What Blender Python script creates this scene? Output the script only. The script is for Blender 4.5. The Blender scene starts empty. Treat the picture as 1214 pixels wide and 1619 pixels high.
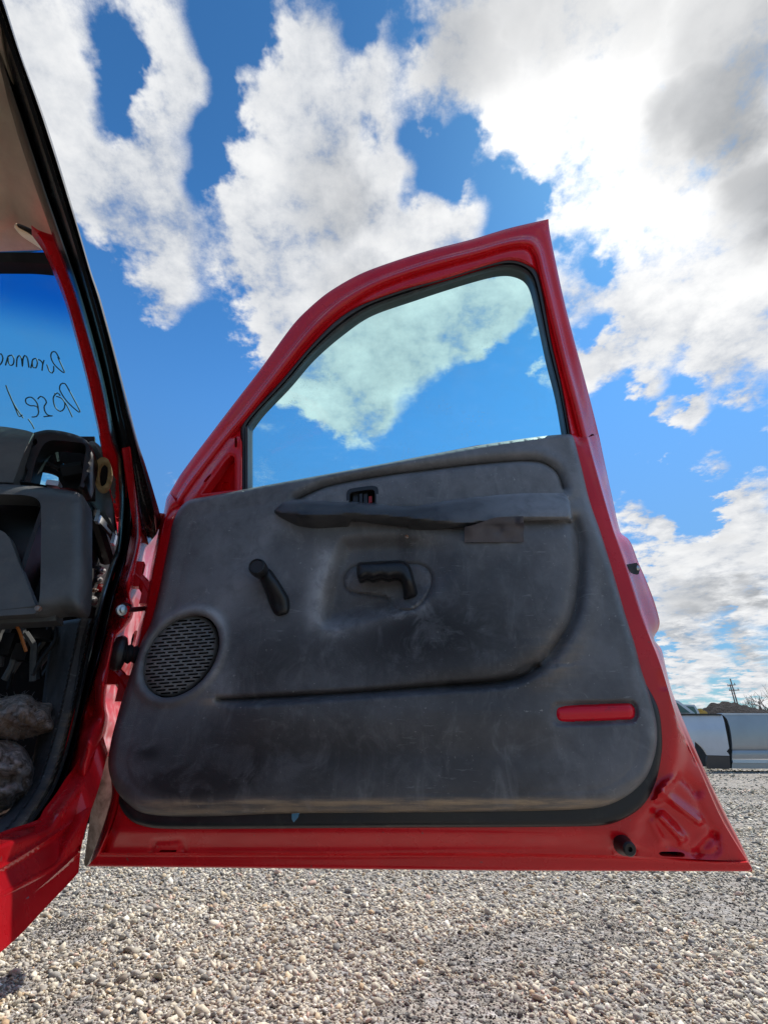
import bpy, math, random
import numpy as np
from mathutils import Vector
from mathutils.geometry import delaunay_2d_cdt

rng = np.random.default_rng(7)
random.seed(7)
SC = bpy.context.scene
COL = SC.collection

# ------------------------------------------------------------------ camera
F, HOR, CX, CY = 760.0, 1175.0, 607.0, 809.5
PITCH = math.atan((HOR - CY) / F)
CAM = np.array([0.0, 0.0, 0.75])
cd = bpy.data.cameras.new("camera"); co = bpy.data.objects.new("camera", cd); COL.objects.link(co)
co.location = CAM; co.rotation_euler = (math.pi / 2 + PITCH, 0, 0)
cd.sensor_fit = 'VERTICAL'; cd.sensor_height = 36.0; cd.lens = 36.0 * F / 1619.0
cd.clip_start = 0.01; cd.clip_end = 6000.0
SC.camera = co
EXPOSURE = 0.55
SC.view_settings.view_transform = 'Standard'
SC.view_settings.look = 'None'
SC.view_settings.exposure = EXPOSURE
SC.view_settings.gamma = 1.0
SC.view_settings.use_curve_mapping = False
SC.cycles.max_bounces = 10
SC.cycles.transparent_max_bounces = 16

CP, SP = math.cos(PITCH), math.sin(PITCH)
def rays(px, py):
    px = np.asarray(px, float); py = np.asarray(py, float)
    x = (px - CX) / F; u = (CY - py) / F
    return np.stack([x, CP - SP * u, SP + CP * u], -1)
def pdir(px, py):
    d = rays(px, py); return d / np.linalg.norm(d, axis=-1, keepdims=True)

# ------------------------------------------------------------------ sun and sky
SUN_AZ, SUN_EL = math.radians(43), math.radians(58)      # azimuth to the right of +Y
sdir = Vector((math.sin(SUN_AZ) * math.cos(SUN_EL), math.cos(SUN_AZ) * math.cos(SUN_EL), math.sin(SUN_EL)))
sl = bpy.data.lights.new("sun", 'SUN'); sl.energy = 3.8; sl.angle = math.radians(0.6); sl.color = (1.0, 0.95, 0.88)
so = bpy.data.objects.new("sun", sl); COL.objects.link(so); so.location = (0, 0, 30)
so.rotation_euler = sdir.to_track_quat('Z', 'Y').to_euler()

W = bpy.data.worlds.new("World"); SC.world = W; W.use_nodes = True
W.cycles.sampling_method = 'MANUAL'; W.cycles.sample_map_resolution = 512
nt = W.node_tree; nt.nodes.clear()
class G:
    """Tiny helper for chaining shader nodes."""
    def __init__(s, tree): s.t = tree
    def n(s, typ, ins=None, **kw):
        nd = s.t.nodes.new(typ)
        for k, v in kw.items(): setattr(nd, k, v)
        for k, v in (ins or {}).items(): s.set(nd.inputs[k], v)
        return nd
    def set(s, sock, v):
        if isinstance(v, bpy.types.NodeSocket): s.t.links.new(v, sock)
        else:
            if isinstance(v, tuple) and len(v) == 3 and sock.type == 'RGBA': v = (*v, 1)
            sock.default_value = v
    def m(s, op, a, b=0.0, c=None, clamp=False):
        nd = s.n('ShaderNodeMath', operation=op, use_clamp=clamp); s.set(nd.inputs[0], a); s.set(nd.inputs[1], b)
        if c is not None: s.set(nd.inputs[2], c)
        return nd.outputs[0]
    def v(s, op, a, b=(0, 0, 0), scale=None):
        nd = s.n('ShaderNodeVectorMath', operation=op); s.set(nd.inputs[0], a); s.set(nd.inputs[1], b)
        if scale is not None: s.set(nd.inputs[3], scale)
        return nd.outputs['Value'] if op in ('DISTANCE', 'LENGTH', 'DOT_PRODUCT') else nd.outputs['Vector']
    def noise(s, vec, scale, detail=4, rough=0.5, dist=0.0, col=False, lac=2.0):
        nd = s.n('ShaderNodeTexNoise', {'Scale': scale, 'Detail': detail, 'Roughness': rough, 'Distortion': dist, 'Lacunarity': lac})
        if vec is not None: s.set(nd.inputs['Vector'], vec)
        return nd.outputs['Color'] if col else nd.outputs[0]
    def ramp(s, x, lo, hi, a=0.0, b=1.0, smooth=True):
        nd = s.n('ShaderNodeMapRange', interpolation_type='SMOOTHSTEP' if smooth else 'LINEAR')
        s.set(nd.inputs[0], x)
        for i, q in enumerate((lo, hi, a, b)): s.set(nd.inputs[1 + i], q)
        return nd.outputs[0]
    def mix(s, f, a, b, blend='MIX'):
        nd = s.n('ShaderNodeMix', data_type='RGBA', blend_type=blend); s.set(nd.inputs[0], f); s.set(nd.inputs[6], a); s.set(nd.inputs[7], b)
        return nd.outputs[2]
    def bump(s, h, strength, dist, normal=None):
        nd = s.n('ShaderNodeBump', {'Height': h, 'Strength': strength, 'Distance': dist})
        if normal is not None: s.set(nd.inputs['Normal'], normal)
        return nd.outputs[0]

g = G(nt)
tc = g.n('ShaderNodeTexCoord').outputs['Generated']
D = g.v('NORMALIZE', tc)
sky = g.n('ShaderNodeTexSky', sky_type='NISHITA', sun_disc=False, sun_elevation=SUN_EL, sun_rotation=SUN_AZ, altitude=0.0, air_density=1.0, dust_density=0.25, ozone_density=2.0)
# cloud layer: the direction meets a flat layer overhead, so clouds flatten towards the horizon
sep = g.n('ShaderNodeSeparateXYZ', {0: D})
zz = g.m('ADD', g.m('MAXIMUM', sep.outputs[2], 0.0), 0.16)
lay = g.n('ShaderNodeCombineXYZ', {0: g.m('DIVIDE', sep.outputs[0], zz), 1: g.m('DIVIDE', sep.outputs[1], zz), 2: 0.0}).outputs[0]
w1 = g.v('SUBTRACT', g.noise(lay, 4.0, 5, 0.55, col=True), (0.5, 0.5, 0.5))
w2 = g.v('SUBTRACT', g.noise(lay, 16.0, 4, 0.6, col=True), (0.5, 0.5, 0.5))
Dw = g.v('ADD', g.v('ADD', D, g.v('SCALE', w1, scale=0.13)), g.v('SCALE', w2, scale=0.05))
# the big cloud banks of that day: x, y, radius, weight (traced, turned into directions)
BANKS = [
 (40,60,110,1),(75,180,90,1),(120,270,80,1),(165,330,60,.7),(30,300,80,.8),(265,50,60,.9),(262,130,55,.9),(235,215,60,.9),(250,310,70,1),(275,400,75,1),(265,480,55,.9),(270,525,30,.5),
 (490,50,55,.9),(440,140,70,.9),(500,200,110,1),(420,300,70,1),(430,390,80,1),(450,470,80,1),(540,330,110,1),(580,200,80,.8),(630,260,55,.7),(640,360,55,.8),(730,350,50,.9),(600,420,90,1),(560,540,110,1),(660,540,70,1),(560,630,60,1),(600,660,35,.7),(735,480,80,1),(800,495,45,.9),(775,540,35,.8),(470,590,60,.9),(520,650,50,.9),(450,560,50,.8),(745,545,45,.8),(690,210,30,.4),(850,430,55,.8),(830,480,45,.7),(855,600,22,.6),(600,90,50,.6),(480,620,45,.6),
 (720,70,80,.9),(800,120,110,1),(820,220,60,.9),(900,60,130,1),(900,180,90,1),(960,270,100,1),(1040,60,140,1),(1150,80,140,1),(1080,220,110,1),(1180,260,120,1),(1040,360,90,1),(1150,400,120,1),(990,470,70,1),(910,470,45,.9),(1080,500,90,1),(1190,540,80,1),(980,570,50,.8),(925,570,25,.6),(1120,590,40,.7),(1200,620,30,.7),(890,340,40,.6),
 (1100,667,26,.8),(1035,660,14,.5),(995,628,18,.5),(1090,730,16,.4),(1130,735,16,.5),(1035,735,14,.4),(1180,790,50,.9),(1200,850,60,1),(1140,870,60,.9),(1060,870,60,.9),(1000,800,35,.8),(1035,820,16,.6),(1110,920,70,1),(1190,930,60,1),(1060,940,50,.9),(1060,990,26,.7),(1110,1000,30,.7),(1180,1000,36,.7),(1100,1045,26,.7),(1180,1045,30,.7),(1080,1085,22,.5),(1190,1085,26,.5),
 (20,560,90,-1.2),(-90,480,110,-1.2),(-100,620,120,-1.2),(60,640,70,-1),(10,450,60,-1),
 (170,60,36,-1),(165,110,36,-1),(170,100,40,-1),(160,150,35,-.9),(185,200,30,-.8),(320,40,45,-1),(335,110,40,-1),(320,200,40,-1),(330,270,35,-1),(310,310,30,-.6),(410,60,45,-1),(380,20,50,-1),(350,180,35,-.8),(130,400,40,-.9),(160,500,60,-1),(200,600,80,-1),(330,560,60,-1),(300,660,90,-1),(370,480,30,-.5),(390,620,45,-.8),(220,720,80,-1),(570,20,35,-.8),(640,60,35,-.6),(730,220,40,-1),(700,260,35,-.8),(785,290,45,-1),(830,330,35,-.9),(655,220,30,-1.2),(590,225,34,-1.3),(700,300,30,-1.2),(640,320,24,-1.1),(575,190,20,-1),(660,280,22,-1),(720,330,24,-.8),(620,380,14,-.8),(790,370,35,-.8),(890,400,25,-.9),(935,430,25,-.9),(950,500,28,-1),(930,530,22,-.8),(830,610,50,-1),(800,590,40,-1),(760,620,60,-1),(840,570,40,-1),(700,660,60,-1),(850,650,60,-1),(480,720,60,-1),(640,720,60,-1),(1000,720,60,-1),(1070,700,50,-.8),(1150,700,60,-1),(960,650,45,-1),(1060,630,30,-.8),(1180,680,30,-.7),(1100,790,50,-1),(1060,770,45,-1),(1120,800,35,-.9),(990,880,20,-.4),(1030,1020,16,-.7),(1140,960,16,-.5),(1110,1022,14,-.5),(1180,965,14,-.5),(1150,1068,14,-.5),(820,10,20,-.2),
]
acc = None
for (bx, by, br, ba) in BANKS:
    if 0 < ba and br < 27: br, ba = br*1.5, ba*2.6
    c0 = pdir(bx, by); rad = 1.25 * (np.linalg.norm(pdir(bx + br, by) - c0) + np.linalg.norm(pdir(bx, by + br) - c0)) / 2
    dist = g.v('DISTANCE', Dw, tuple(float(q) for q in c0))
    k = g.ramp(dist, 0.0, float(rad) * 1.25, float(ba), 0.0)
    acc = k if acc is None else g.m('ADD', acc, k)
acc = g.m('MINIMUM', g.m('MAXIMUM', acc, -1.0), 1.0)
fbm = g.m('SUBTRACT', g.noise(lay, 2.6, 9, 0.60, 0.0), 0.5)
fine = g.m('SUBTRACT', g.noise(lay, 8.0, 10, 0.66, 0.0), 0.5)
dens = g.m('ADD', g.m('MULTIPLY', acc, 0.50), g.m('ADD', g.m('MULTIPLY', fbm, 1.15), g.m('MULTIPLY', fine, 1.6)))
alpha = g.ramp(dens, -0.08, 0.44)
# thick cloud turns grey underneath; thin edges stay white
thick = g.ramp(dens, 0.35, 1.0)
gn = g.ramp(g.noise(lay, 3.4, 5, 0.55), 0.40, 0.66)
greyw = None
for (bx, by, br, ba) in [(1150,170,170,1),(1150,40,170,.85),(1080,190,110,.9),(1010,30,120,.6),(900,10,170,.62),(1200,300,110,.75),(760,70,110,.5),(1060,250,90,.6),(830,120,80,.35),(1000,270,60,.25),(520,300,80,.4),(600,560,80,.2),(1110,945,60,.6),(1190,930,40,.6),(560,450,70,.35),(1060,1000,30,.4),(1180,1015,40,.5),(60,330,60,.3)]:
    c0 = pdir(bx, by); rad = np.linalg.norm(pdir(bx + br, by) - c0)
    k = g.ramp(g.v('DISTANCE', Dw, tuple(float(q) for q in c0)), float(rad) * .3, float(rad) * 1.25, float(ba), 0.0)
    greyw = k if greyw is None else g.m('MAXIMUM', greyw, k)
greyf = g.m('MINIMUM', g.m('ADD', g.m('MULTIPLY', g.m('MULTIPLY', thick, gn), 0.35), g.m('MULTIPLY', greyw, g.m('ADD', g.m('MULTIPLY', gn, 0.35), 0.8))), 1.0)
shade = g.ramp(g.m('ADD', g.m('MULTIPLY', fine, 0.9), g.m('MULTIPLY', fbm, 0.7)), -0.26, 0.20)
white = g.mix(shade, (3.2, 3.5, 4.0), (6.5, 6.55, 6.6))
ccol = g.mix(greyf, white, g.mix(shade, (1.35, 1.5, 1.7), (2.5, 2.62, 2.8)))
# near the sun the cloud glows
sd = g.v('DOT_PRODUCT', D, tuple(sdir))
glow = g.ramp(sd, 0.955, 0.998)
brw = None
for (bx, by, br, ba) in [(935,135,80,.9),(960,230,60,.7),(1080,420,120,.8),(1170,470,110,.7),(1000,370,60,.5),(950,500,50,.5),(860,430,60,.5),(1000,560,60,.5)]:
    c0 = pdir(bx, by); rad = np.linalg.norm(pdir(bx + br, by) - c0)
    k = g.ramp(g.v('DISTANCE', Dw, tuple(float(q) for q in c0)), float(rad) * .2, float(rad) * 1.3, float(ba), 0.0)
    brw = k if brw is None else g.m('MAXIMUM', brw, k)
ccol = g.mix(g.m('MULTIPLY', brw, 0.75), ccol, g.mix(shade, (5.6, 5.7, 5.9), (7.8, 7.8, 7.7)))
ccol = g.mix(g.m('MULTIPLY', g.m('MULTIPLY', glow, 0.8), g.m('SUBTRACT', 1.0, g.m('MULTIPLY', greyw, 0.8, clamp=True))), ccol, (9.5, 9.4, 9.2))
low = g.m('MULTIPLY', g.ramp(sep.outputs[2], 0.0, 0.6, 0.50, 1.0), g.ramp(sep.outputs[2], 0.55, 0.95, 1.0, 0.70))
skyc = g.mix(1.0, g.v('SCALE', sky.outputs[0], scale=low), g.mix(g.ramp(sep.outputs[2], 0.25, 0.75), (0.62, 0.96, 1.14), (0.38, 0.90, 1.26)), 'MULTIPLY')
final = g.mix(alpha, skyc, ccol)
bg = g.n('ShaderNodeBackground', {'Color': final, 'Strength': 0.10})
out = g.n('ShaderNodeOutputWorld', {'Surface': bg.outputs[0]})

# ------------------------------------------------------------------ materials
MATS = {}
def mat(name, base, rough=0.5, metal=0.0, spec=0.5, coat=0.0, build=None):
    m = bpy.data.materials.new(name); m.use_nodes = True
    q = G(m.node_tree); p = m.node_tree.nodes['Principled BSDF']
    q.set(p.inputs['Base Color'], base); p.inputs['Roughness'].default_value = rough; p.inputs['Metallic'].default_value = metal
    p.inputs['Specular IOR Level'].default_value = spec; p.inputs['Coat Weight'].default_value = coat; p.inputs['Coat Roughness'].default_value = 0.08
    if build: build(q, p)
    MATS[name] = m
    return m
def opos(q): return q.n('ShaderNodeTexCoord').outputs['Object']

def b_red(q, p):
    o = opos(q)
    n = q.noise(o, 9.0, 5, 0.6); f = q.noise(o, 120.0, 3, 0.6)
    c = q.mix(q.ramp(n, .35, .7), (0.62, 0.006, 0.012), (0.70, 0.010, 0.016))
    dirt = q.m('MULTIPLY', q.ramp(q.noise(o, 26.0, 8, 0.72), .62, .78), 0.15)
    c = q.mix(dirt, c, (0.22, 0.035, 0.030))
    spot = q.ramp(q.noise(o, 75.0, 2, 0.5), .73, .76)
    c = q.mix(q.m('MULTIPLY', spot, .5), c, (0.12, 0.10, 0.09))
    q.set(p.inputs['Base Color'], c)
    q.set(p.inputs['Roughness'], q.ramp(n, .3, .7, .17, .34))
    q.set(p.inputs['Normal'], q.bump(f, 0.05, 0.002))
mat('red_paint', (0.4, .01, .015), 0.3, spec=.40, coat=0.22, build=b_red)

def b_trim(q, p):
    o = opos(q)
    big = q.noise(o, 4.0, 6, 0.62); mid = q.noise(o, 17.0, 8, 0.70, 0.6)
    c = q.mix(q.ramp(big, .35, .68), (0.082, 0.081, 0.085), (0.175, 0.173, 0.180))
    c = q.mix(q.m('MULTIPLY', q.ramp(mid, .54, .76), .55), c, (0.24, 0.24, 0.245))
    # scratches: stretched noise in two directions
    mp1 = q.n('ShaderNodeMapping', {'Vector': o, 'Rotation': (0, 0.9, 0), 'Scale': (14, 14, 80)}).outputs[0]
    mp2 = q.n('ShaderNodeMapping', {'Vector': o, 'Rotation': (0, -0.75, 0), 'Scale': (12, 12, 95)}).outputs[0]
    mp3 = q.n('ShaderNodeMapping', {'Vector': o, 'Rotation': (0, 1.35, 0), 'Scale': (8, 8, 70)}).outputs[0]
    s = q.m('MAXIMUM', q.ramp(q.noise(mp1, 1.6, 3, .6), .66, .72), q.ramp(q.noise(mp2, 1.9, 3, .6), .675, .73))
    s = q.m('MAXIMUM', s, q.ramp(q.noise(mp3, 2.2, 3, .6), .67, .72))
    s = q.m('MULTIPLY', s, q.ramp(q.noise(o, 6.0, 3), .42, .60))
    c = q.mix(q.m('MULTIPLY', s, .38), c, (0.32, 0.32, 0.32))
    # rubbed, smeary film of dust running down the panel
    sm = q.noise(q.n('ShaderNodeMapping', {'Vector': o, 'Rotation': (0, .25, 0), 'Scale': (16, 16, 5)}).outputs[0], 1.4, 9, .72, 1.2)
    c = q.mix(q.m('MULTIPLY', q.ramp(sm, .50, .74), .42), c, (0.29, 0.285, 0.285))
    c = q.mix(q.m('MULTIPLY', q.ramp(q.noise(o, 3.1, 7, .65, .8), .52, .66), .5), c, (0.045, 0.043, 0.044))
    spk = q.m('MAXIMUM', q.ramp(q.noise(o, 150.0, 2, .5), .70, .74), q.m('MULTIPLY', q.ramp(q.noise(o, 46.0, 6, .75, 1.2), .64, .72), .7))
    c = q.mix(q.m('MULTIPLY', spk, q.ramp(q.noise(o, 5.0, 4), .38, .62, .12, .62)), c, (0.42, 0.40, 0.38))
    at = q.n('ShaderNodeAttribute', attribute_name='dust_light').outputs['Color']
    sp_ = q.n('ShaderNodeSeparateColor', {0: at})
    dn = q.ramp(q.noise(o, 30.0, 6, .7, .5), .30, .62)
    c = q.mix(q.m('MULTIPLY', sp_.outputs[0], q.m('ADD', q.m('MULTIPLY', q.ramp(q.noise(q.n('ShaderNodeMapping', {'Vector': o, 'Scale': (5, 20, 60)}).outputs[0], 1.5, 7, .7), .36, .62), .80), .15)), c, (0.50, 0.35, 0.21))
    c = q.mix(q.m('MULTIPLY', sp_.outputs[1], q.m('ADD', q.m('MULTIPLY', dn, .5), .35)), c, (0.46, 0.455, 0.46))  # green channel: grey dust plus painted sky highlights
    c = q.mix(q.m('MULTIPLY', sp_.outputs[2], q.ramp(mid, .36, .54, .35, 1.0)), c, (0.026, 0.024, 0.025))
    q.set(p.inputs['Base Color'], c)
    q.set(p.inputs['Roughness'], q.ramp(mid, .3, .7, .40, .62))
    vor = q.n('ShaderNodeTexVoronoi', {'Vector': o, 'Scale': 620.0}, feature='F1').outputs['Distance']
    q.set(p.inputs['Normal'], q.bump(vor, 0.35, 0.0009))
mat('trim_plastic', (0.045, 0.045, 0.047), 0.5, spec=0.4, build=b_trim)

def b_grain(base, dark, r0=.4, r1=.6, bs=.2, dust_light=.25):
    def f(q, p):
        o = opos(q); n = q.noise(o, 8, 7, .68)
        c = q.mix(q.ramp(n, .35, .7), dark, base)
        c = q.mix(q.m('MULTIPLY', q.ramp(q.noise(o, 23, 8, .7, .5), .55, .72), dust_light), c, (.20, .18, .15))
        q.set(p.inputs['Base Color'], c); q.set(p.inputs['Roughness'], q.ramp(n, .3, .7, r0, r1))
        q.set(p.inputs['Normal'], q.bump(q.noise(o, 420, 2, .5), bs, .0008))
    return f
def b_vinyl(q, p):
    o = opos(q); n = q.noise(o, 14, 7, .66, .4)
    c = q.mix(q.ramp(n, .4, .7), (.020, .020, .021), (.050, .050, .052))
    at = q.n('ShaderNodeAttribute', attribute_name='dust_light').outputs['Color']; sp_ = q.n('ShaderNodeSeparateColor', {0: at})
    c = q.mix(q.m('MULTIPLY', sp_.outputs[1], q.ramp(n, .3, .6, .5, .9)), c, (.30, .30, .31))  # green channel: highlight painted into the vinyl colour
    q.set(p.inputs['Base Color'], c); q.set(p.inputs['Roughness'], q.ramp(n, .3, .7, .33, .5))
    q.set(p.inputs['Normal'], q.bump(q.n('ShaderNodeTexVoronoi', {'Vector': o, 'Scale': 560.0}, feature='F1').outputs['Distance'], .35, .0008))
mat('armrest_vinyl', (.02, .02, .02), .4, build=b_vinyl)
mat('grille_plastic', (.12, .12, .12), .45, build=b_grain((.22, .21, .195), (.10, .10, .10), .4, .6, .1, .5))
mat('black_plastic', (.016, .016, .018), .35, build=b_grain((.018, .018, .02), (.011, .011, .012), .28, .45, .12, .10))
mat('dash_plastic', (.05, .05, .05), .5, build=b_grain((.14, .145, .144), (.085, .09, .09), .42, .62, .25, .35))
mat('black_rubber', (.012, .012, .013), .45, build=b_grain((.014, .014, .016), (.009, .009, .010), .30, .5, .12, .12))
mat('gloss_rubber', (.012, .012, .013), .2, spec=.6, build=b_grain((.014, .014, .016), (.009, .009, .010), .14, .3, .08, .08))
mat('grey_rubber', (.05, .05, .052), .5, build=b_grain((.045, .043, .048), (.03, .03, .033), .35, .5, .12, .2))
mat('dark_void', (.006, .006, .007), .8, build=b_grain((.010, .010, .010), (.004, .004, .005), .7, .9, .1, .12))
mat('foam_tan', (.36, .26, .12), .95, build=b_grain((.62, .46, .24), (.40, .28, .13), .9, 1, .8, .1))
mat('headliner_cloth', (.40, .35, .27), .95, build=b_grain((.82, .68, .50), (.66, .53, .38), .9, 1, .5, .15))
mat('steel', (.55, .55, .54), .35, 1.0, build=lambda q, p: q.set(p.inputs['Roughness'], q.ramp(q.noise(opos(q), 90, 4), .3, .7, .25, .55)))
mat('rusty_steel', (.3, .14, .07), .7, .4, build=lambda q, p: q.set(p.inputs['Base Color'], q.mix(q.ramp(q.noise(opos(q), 160, 5), .4, .6), (.30, .11, .04), (.35, .31, .28))))
mat('galvanised', (.55, .62, .68), .4, .8, build=lambda q, p: q.set(p.inputs['Roughness'], q.ramp(q.noise(opos(q), 60, 4), .3, .7, .3, .6)))
mat('red_lens', (.50, .004, .014), .2, spec=.3, coat=.25, build=lambda q, p: (q.set(p.inputs['Base Color'], q.mix(q.m('MULTIPLY', q.ramp(q.noise(opos(q), 45, 6, .7), .55, .7), .4), (.80, .004, .022), (.25, .03, .03))), q.set(p.inputs['Normal'], q.bump(q.noise(opos(q), 25, 2), .1, .003))))
mat('tape', (.035, .032, .042), .38, build=b_grain((.095, .088, .105), (.06, .055, .068), .28, .42, .3, .15))
mat('blue_shard', (.06, .20, .28), .15, coat=.5)
mat('red_switch', (.55, .02, .02), .4)
mat('green_wire', (.02, .22, .07), .4)
mat('orange_wire', (.5, .16, .04), .4)
mat('ink', (.015, .03, .05), .6)
def b_insul(q, p):
    o = opos(q); n = q.noise(o, 28, 8, .75, 1.0)
    c = q.mix(q.ramp(n, .38, .62), (.26, .165, .12), (.85, .64, .54))
    c = q.mix(q.ramp(q.noise(o, 14, 5, .6), .55, .68), c, (.38, .22, .13))
    q.set(p.inputs['Base Color'], c); q.set(p.inputs['Normal'], q.bump(q.noise(o, 190, 6, .75), 1.0, .006))
mat('insulation', (.2, .17, .15), .98, build=b_insul)
mat('insulation_fibre', (.34, .29, .27), .95)

def glass(name, tint, refl=0.35, extra=None):
    m = bpy.data.materials.new(name); m.use_nodes = True; q = G(m.node_tree); m.node_tree.nodes.clear()
    o = opos(q)
    col = tint
    if extra: col = extra(q, o, tint)
    tr = q.n('ShaderNodeBsdfTransparent', {'Color': col})
    gl = q.n('ShaderNodeBsdfGlossy', {'Color': (1, 1, 1), 'Roughness': 0.02})
    fr = q.n('ShaderNodeFresnel', {'IOR': 1.45}).outputs[0]
    ms = q.n('ShaderNodeMixShader', {0: q.m('MULTIPLY', fr, refl)}); q.set(ms.inputs[1], tr.outputs[0]); q.set(ms.inputs[2], gl.outputs[0])
    df = q.n('ShaderNodeBsdfDiffuse', {'Color': (.75, .77, .75)})
    drop = q.n('ShaderNodeTexVoronoi', {'Vector': o, 'Scale': 105.0, 'Randomness': 1.0}, feature='F1')
    dr = q.m('MULTIPLY', q.ramp(drop.outputs['Distance'], .10, .16, 1, 0), q.ramp(q.noise(o, 7, 2), .56, .66))
    dirt = q.m('ADD', q.m('MULTIPLY', q.ramp(q.noise(o, 12, 8, .7), .4, .8), .05), q.m('MULTIPLY', dr, .30))
    m2 = q.n('ShaderNodeMixShader', {0: dirt}); q.set(m2.inputs[1], ms.outputs[0]); q.set(m2.inputs[2], df.outputs[0])
    ot = q.n('ShaderNodeOutputMaterial', {'Surface': m2.outputs[0]})
    MATS[name] = m; return m
glass('door_glass', (0.80, 0.97, 0.965))
def band(q, o, tint):
    z = q.n('ShaderNodeSeparateXYZ', {0: q.n('ShaderNodeNewGeometry').outputs['Position']}).outputs[2]
    return q.mix(q.ramp(z, 1.60, 1.685), tint, (.20, .60, .86))
glass('windshield_glass', (0.76, 0.98, 0.98), extra=band)

# ------------------------------------------------------------------ surfaces that traced outlines are laid on
def _frame():
    L = rays(138, 1370); R = rays(1188, 1378)
    l, r = L / -L[2], R / -R[2]
    b = 1.15 / np.linalg.norm(r[:2] - l[:2])
    return CAM + l * b, CAM + r * b
HL, HR = _frame()                                     # bottom corners of the open door
HR[2] = HL[2]
U = (HR - HL) / np.linalg.norm(HR - HL); U[2] = 0
NW = np.array([U[1], -U[0], 0.0])                     # door normal, towards the cab and the camera
if NW[1] > 0: NW = -NW
AZ = math.radians(16.6)
FW = np.array([-math.sin(AZ), math.cos(AZ), 0.0])     # the truck's forward
OW = np.array([math.cos(AZ), math.sin(AZ), 0.0])      # the truck's outward (its right side)
def g_door(z):
    h = z - HL[2]
    a = np.maximum(h - 0.84, 0)
    return 0.30 * (np.sqrt(a * a + 0.01) - 0.1)
def P_door(px, py, c=0.0):
    d = rays(px, py); t = np.full(d.shape[:-1], 1.0)
    k = (HL - CAM) @ NW; dn = d @ NW
    for _ in range(60):
        t = 0.4 * t + 0.6 * (c + k + g_door(CAM[2] + t * d[..., 2])) / dn
    return CAM + t[..., None] * d
TY = ([-200, 0, 130, 300, 468, 620, 700, 790, 1700], [.70, .754, .82, .90, .965, 1.05, 1.10, 1.155, 1.2])
def P_side(px, py, c=0.0):
    """The truck's flank, c metres inboard; above the belt line it leans in with the raked front pillar."""
    d = rays(px, py); dn = np.minimum(d @ OW, -.12); k = (HL - CAM) @ OW
    t0 = (k - c) / dn; t1 = np.interp(py, *TY) + (c - .08) * 1.5
    w = np.clip((np.asarray(py, float) - 770) / 120, 0, 1); w = w * w * (3 - 2 * w)
    t = t1 * (1 - w) + t0 * w
    return CAM + t[..., None] * d
def plane(px, py, p0, n):
    d = rays(px, py); t = ((np.asarray(p0) - CAM) @ n) / (d @ n)
    return CAM + t[..., None] * d
F0 = float((HL - CAM) @ FW)                           # hinge station along the truck
def P_fwd(px, py, c=0.0):
    """Upright plane across the truck, c metres ahead of the hinge."""
    d = rays(px, py); t = (F0 + c) / (d @ FW)
    return CAM + t[..., None] * d
WSN = FW + np.array([0, 0, 0.885])
WSP = CAM + FW * 0.93 + np.array([0, 0, 0.97])
def P_ws(px, py, c=0.0):
    d = rays(px, py); t = ((WSP - CAM) @ WSN + c) / (d @ WSN)
    return CAM + t[..., None] * d

# ------------------------------------------------------------------ 2-D tools
def cr(pts, closed=True, sub=5):
    """Smooth curve through points; a third value marks a sharp corner."""
    n = len(pts); P = np.array([p[:2] for p in pts], float); sh = [len(p) > 2 for p in pts]
    T = np.zeros_like(P)
    for i in range(n):
        a, b = P[(i - 1) % n], P[(i + 1) % n]
        if not closed and i == 0: a = P[0]
        if not closed and i == n - 1: b = P[-1]
        T[i] = 0 if sh[i] else (b - a) / 2
    outp = []
    for i in range(n if closed else n - 1):
        j = (i + 1) % n; L = np.linalg.norm(P[j] - P[i])
        def lim(v):
            q = np.linalg.norm(v); return v if q < 1e-9 or q < L else v * (L / q)
        t0 = lim(T[i]) if not sh[i] else (P[j] - P[i]) * (1 if sh[j] else .6)
        t1 = lim(T[j]) if not sh[j] else (P[j] - P[i]) * (1 if sh[i] else .6)
        m = max(1, int(L / 4.5) + 1) if L < 200 else max(1, int(L / 12))
        if sub > 5 and not (sh[i] and sh[j]): m = max(m, 2)
        for s in np.arange(m) / m:
            s2, s3 = s * s, s * s * s
            outp.append((2*s3-3*s2+1)*P[i] + (s3-2*s2+s)*t0 + (-2*s3+3*s2)*P[j] + (s3-s2)*t1)
    if not closed: outp.append(P[-1])
    return np.array(outp)
def pdist(x, y, line, closed=False):
    """Distance from points to a polyline."""
    L = np.asarray(line, float)
    if closed: L = np.vstack([L, L[:1]])
    best = np.full(x.shape, 1e9)
    for a, b in zip(L[:-1], L[1:]):
        d = b - a; q = d @ d
        if q < 1e-12: continue
        t = np.clip(((x - a[0]) * d[0] + (y - a[1]) * d[1]) / q, 0, 1)
        best = np.minimum(best, (x - a[0] - t * d[0]) ** 2 + (y - a[1] - t * d[1]) ** 2)
    return np.sqrt(best)
def inside(x, y, poly):
    P = np.asarray(poly, float); r = np.zeros(x.shape, bool); Q = np.roll(P, -1, 0)
    for (x0, y0), (x1, y1) in zip(P, Q):
        if y0 == y1: continue
        c = (y0 > y) != (y1 > y)
        r ^= c & (x < (x1 - x0) * (y - y0) / (y1 - y0) + x0)
    return r
def sdf(x, y, poly):
    d = pdist(x, y, poly, True); return np.where(inside(x, y, poly), d, -d)
def sst(a, b, x):
    t = np.clip((x - a) / (b - a), 0, 1); return t * t * (3 - 2 * t)
def edge(d, r):
    e = np.clip(d / r, 0, 1); return np.sqrt(np.maximum(1 - (1 - e) ** 2, 0))
def ell(cx, cy, rx, ry, n=24, rot=0.0):
    a = np.arange(n) * 2 * math.pi / n; c, s = math.cos(rot), math.sin(rot)
    return np.stack([cx + rx * np.cos(a) * c - ry * np.sin(a) * s, cy + rx * np.cos(a) * s + ry * np.sin(a) * c], 1)

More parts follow.
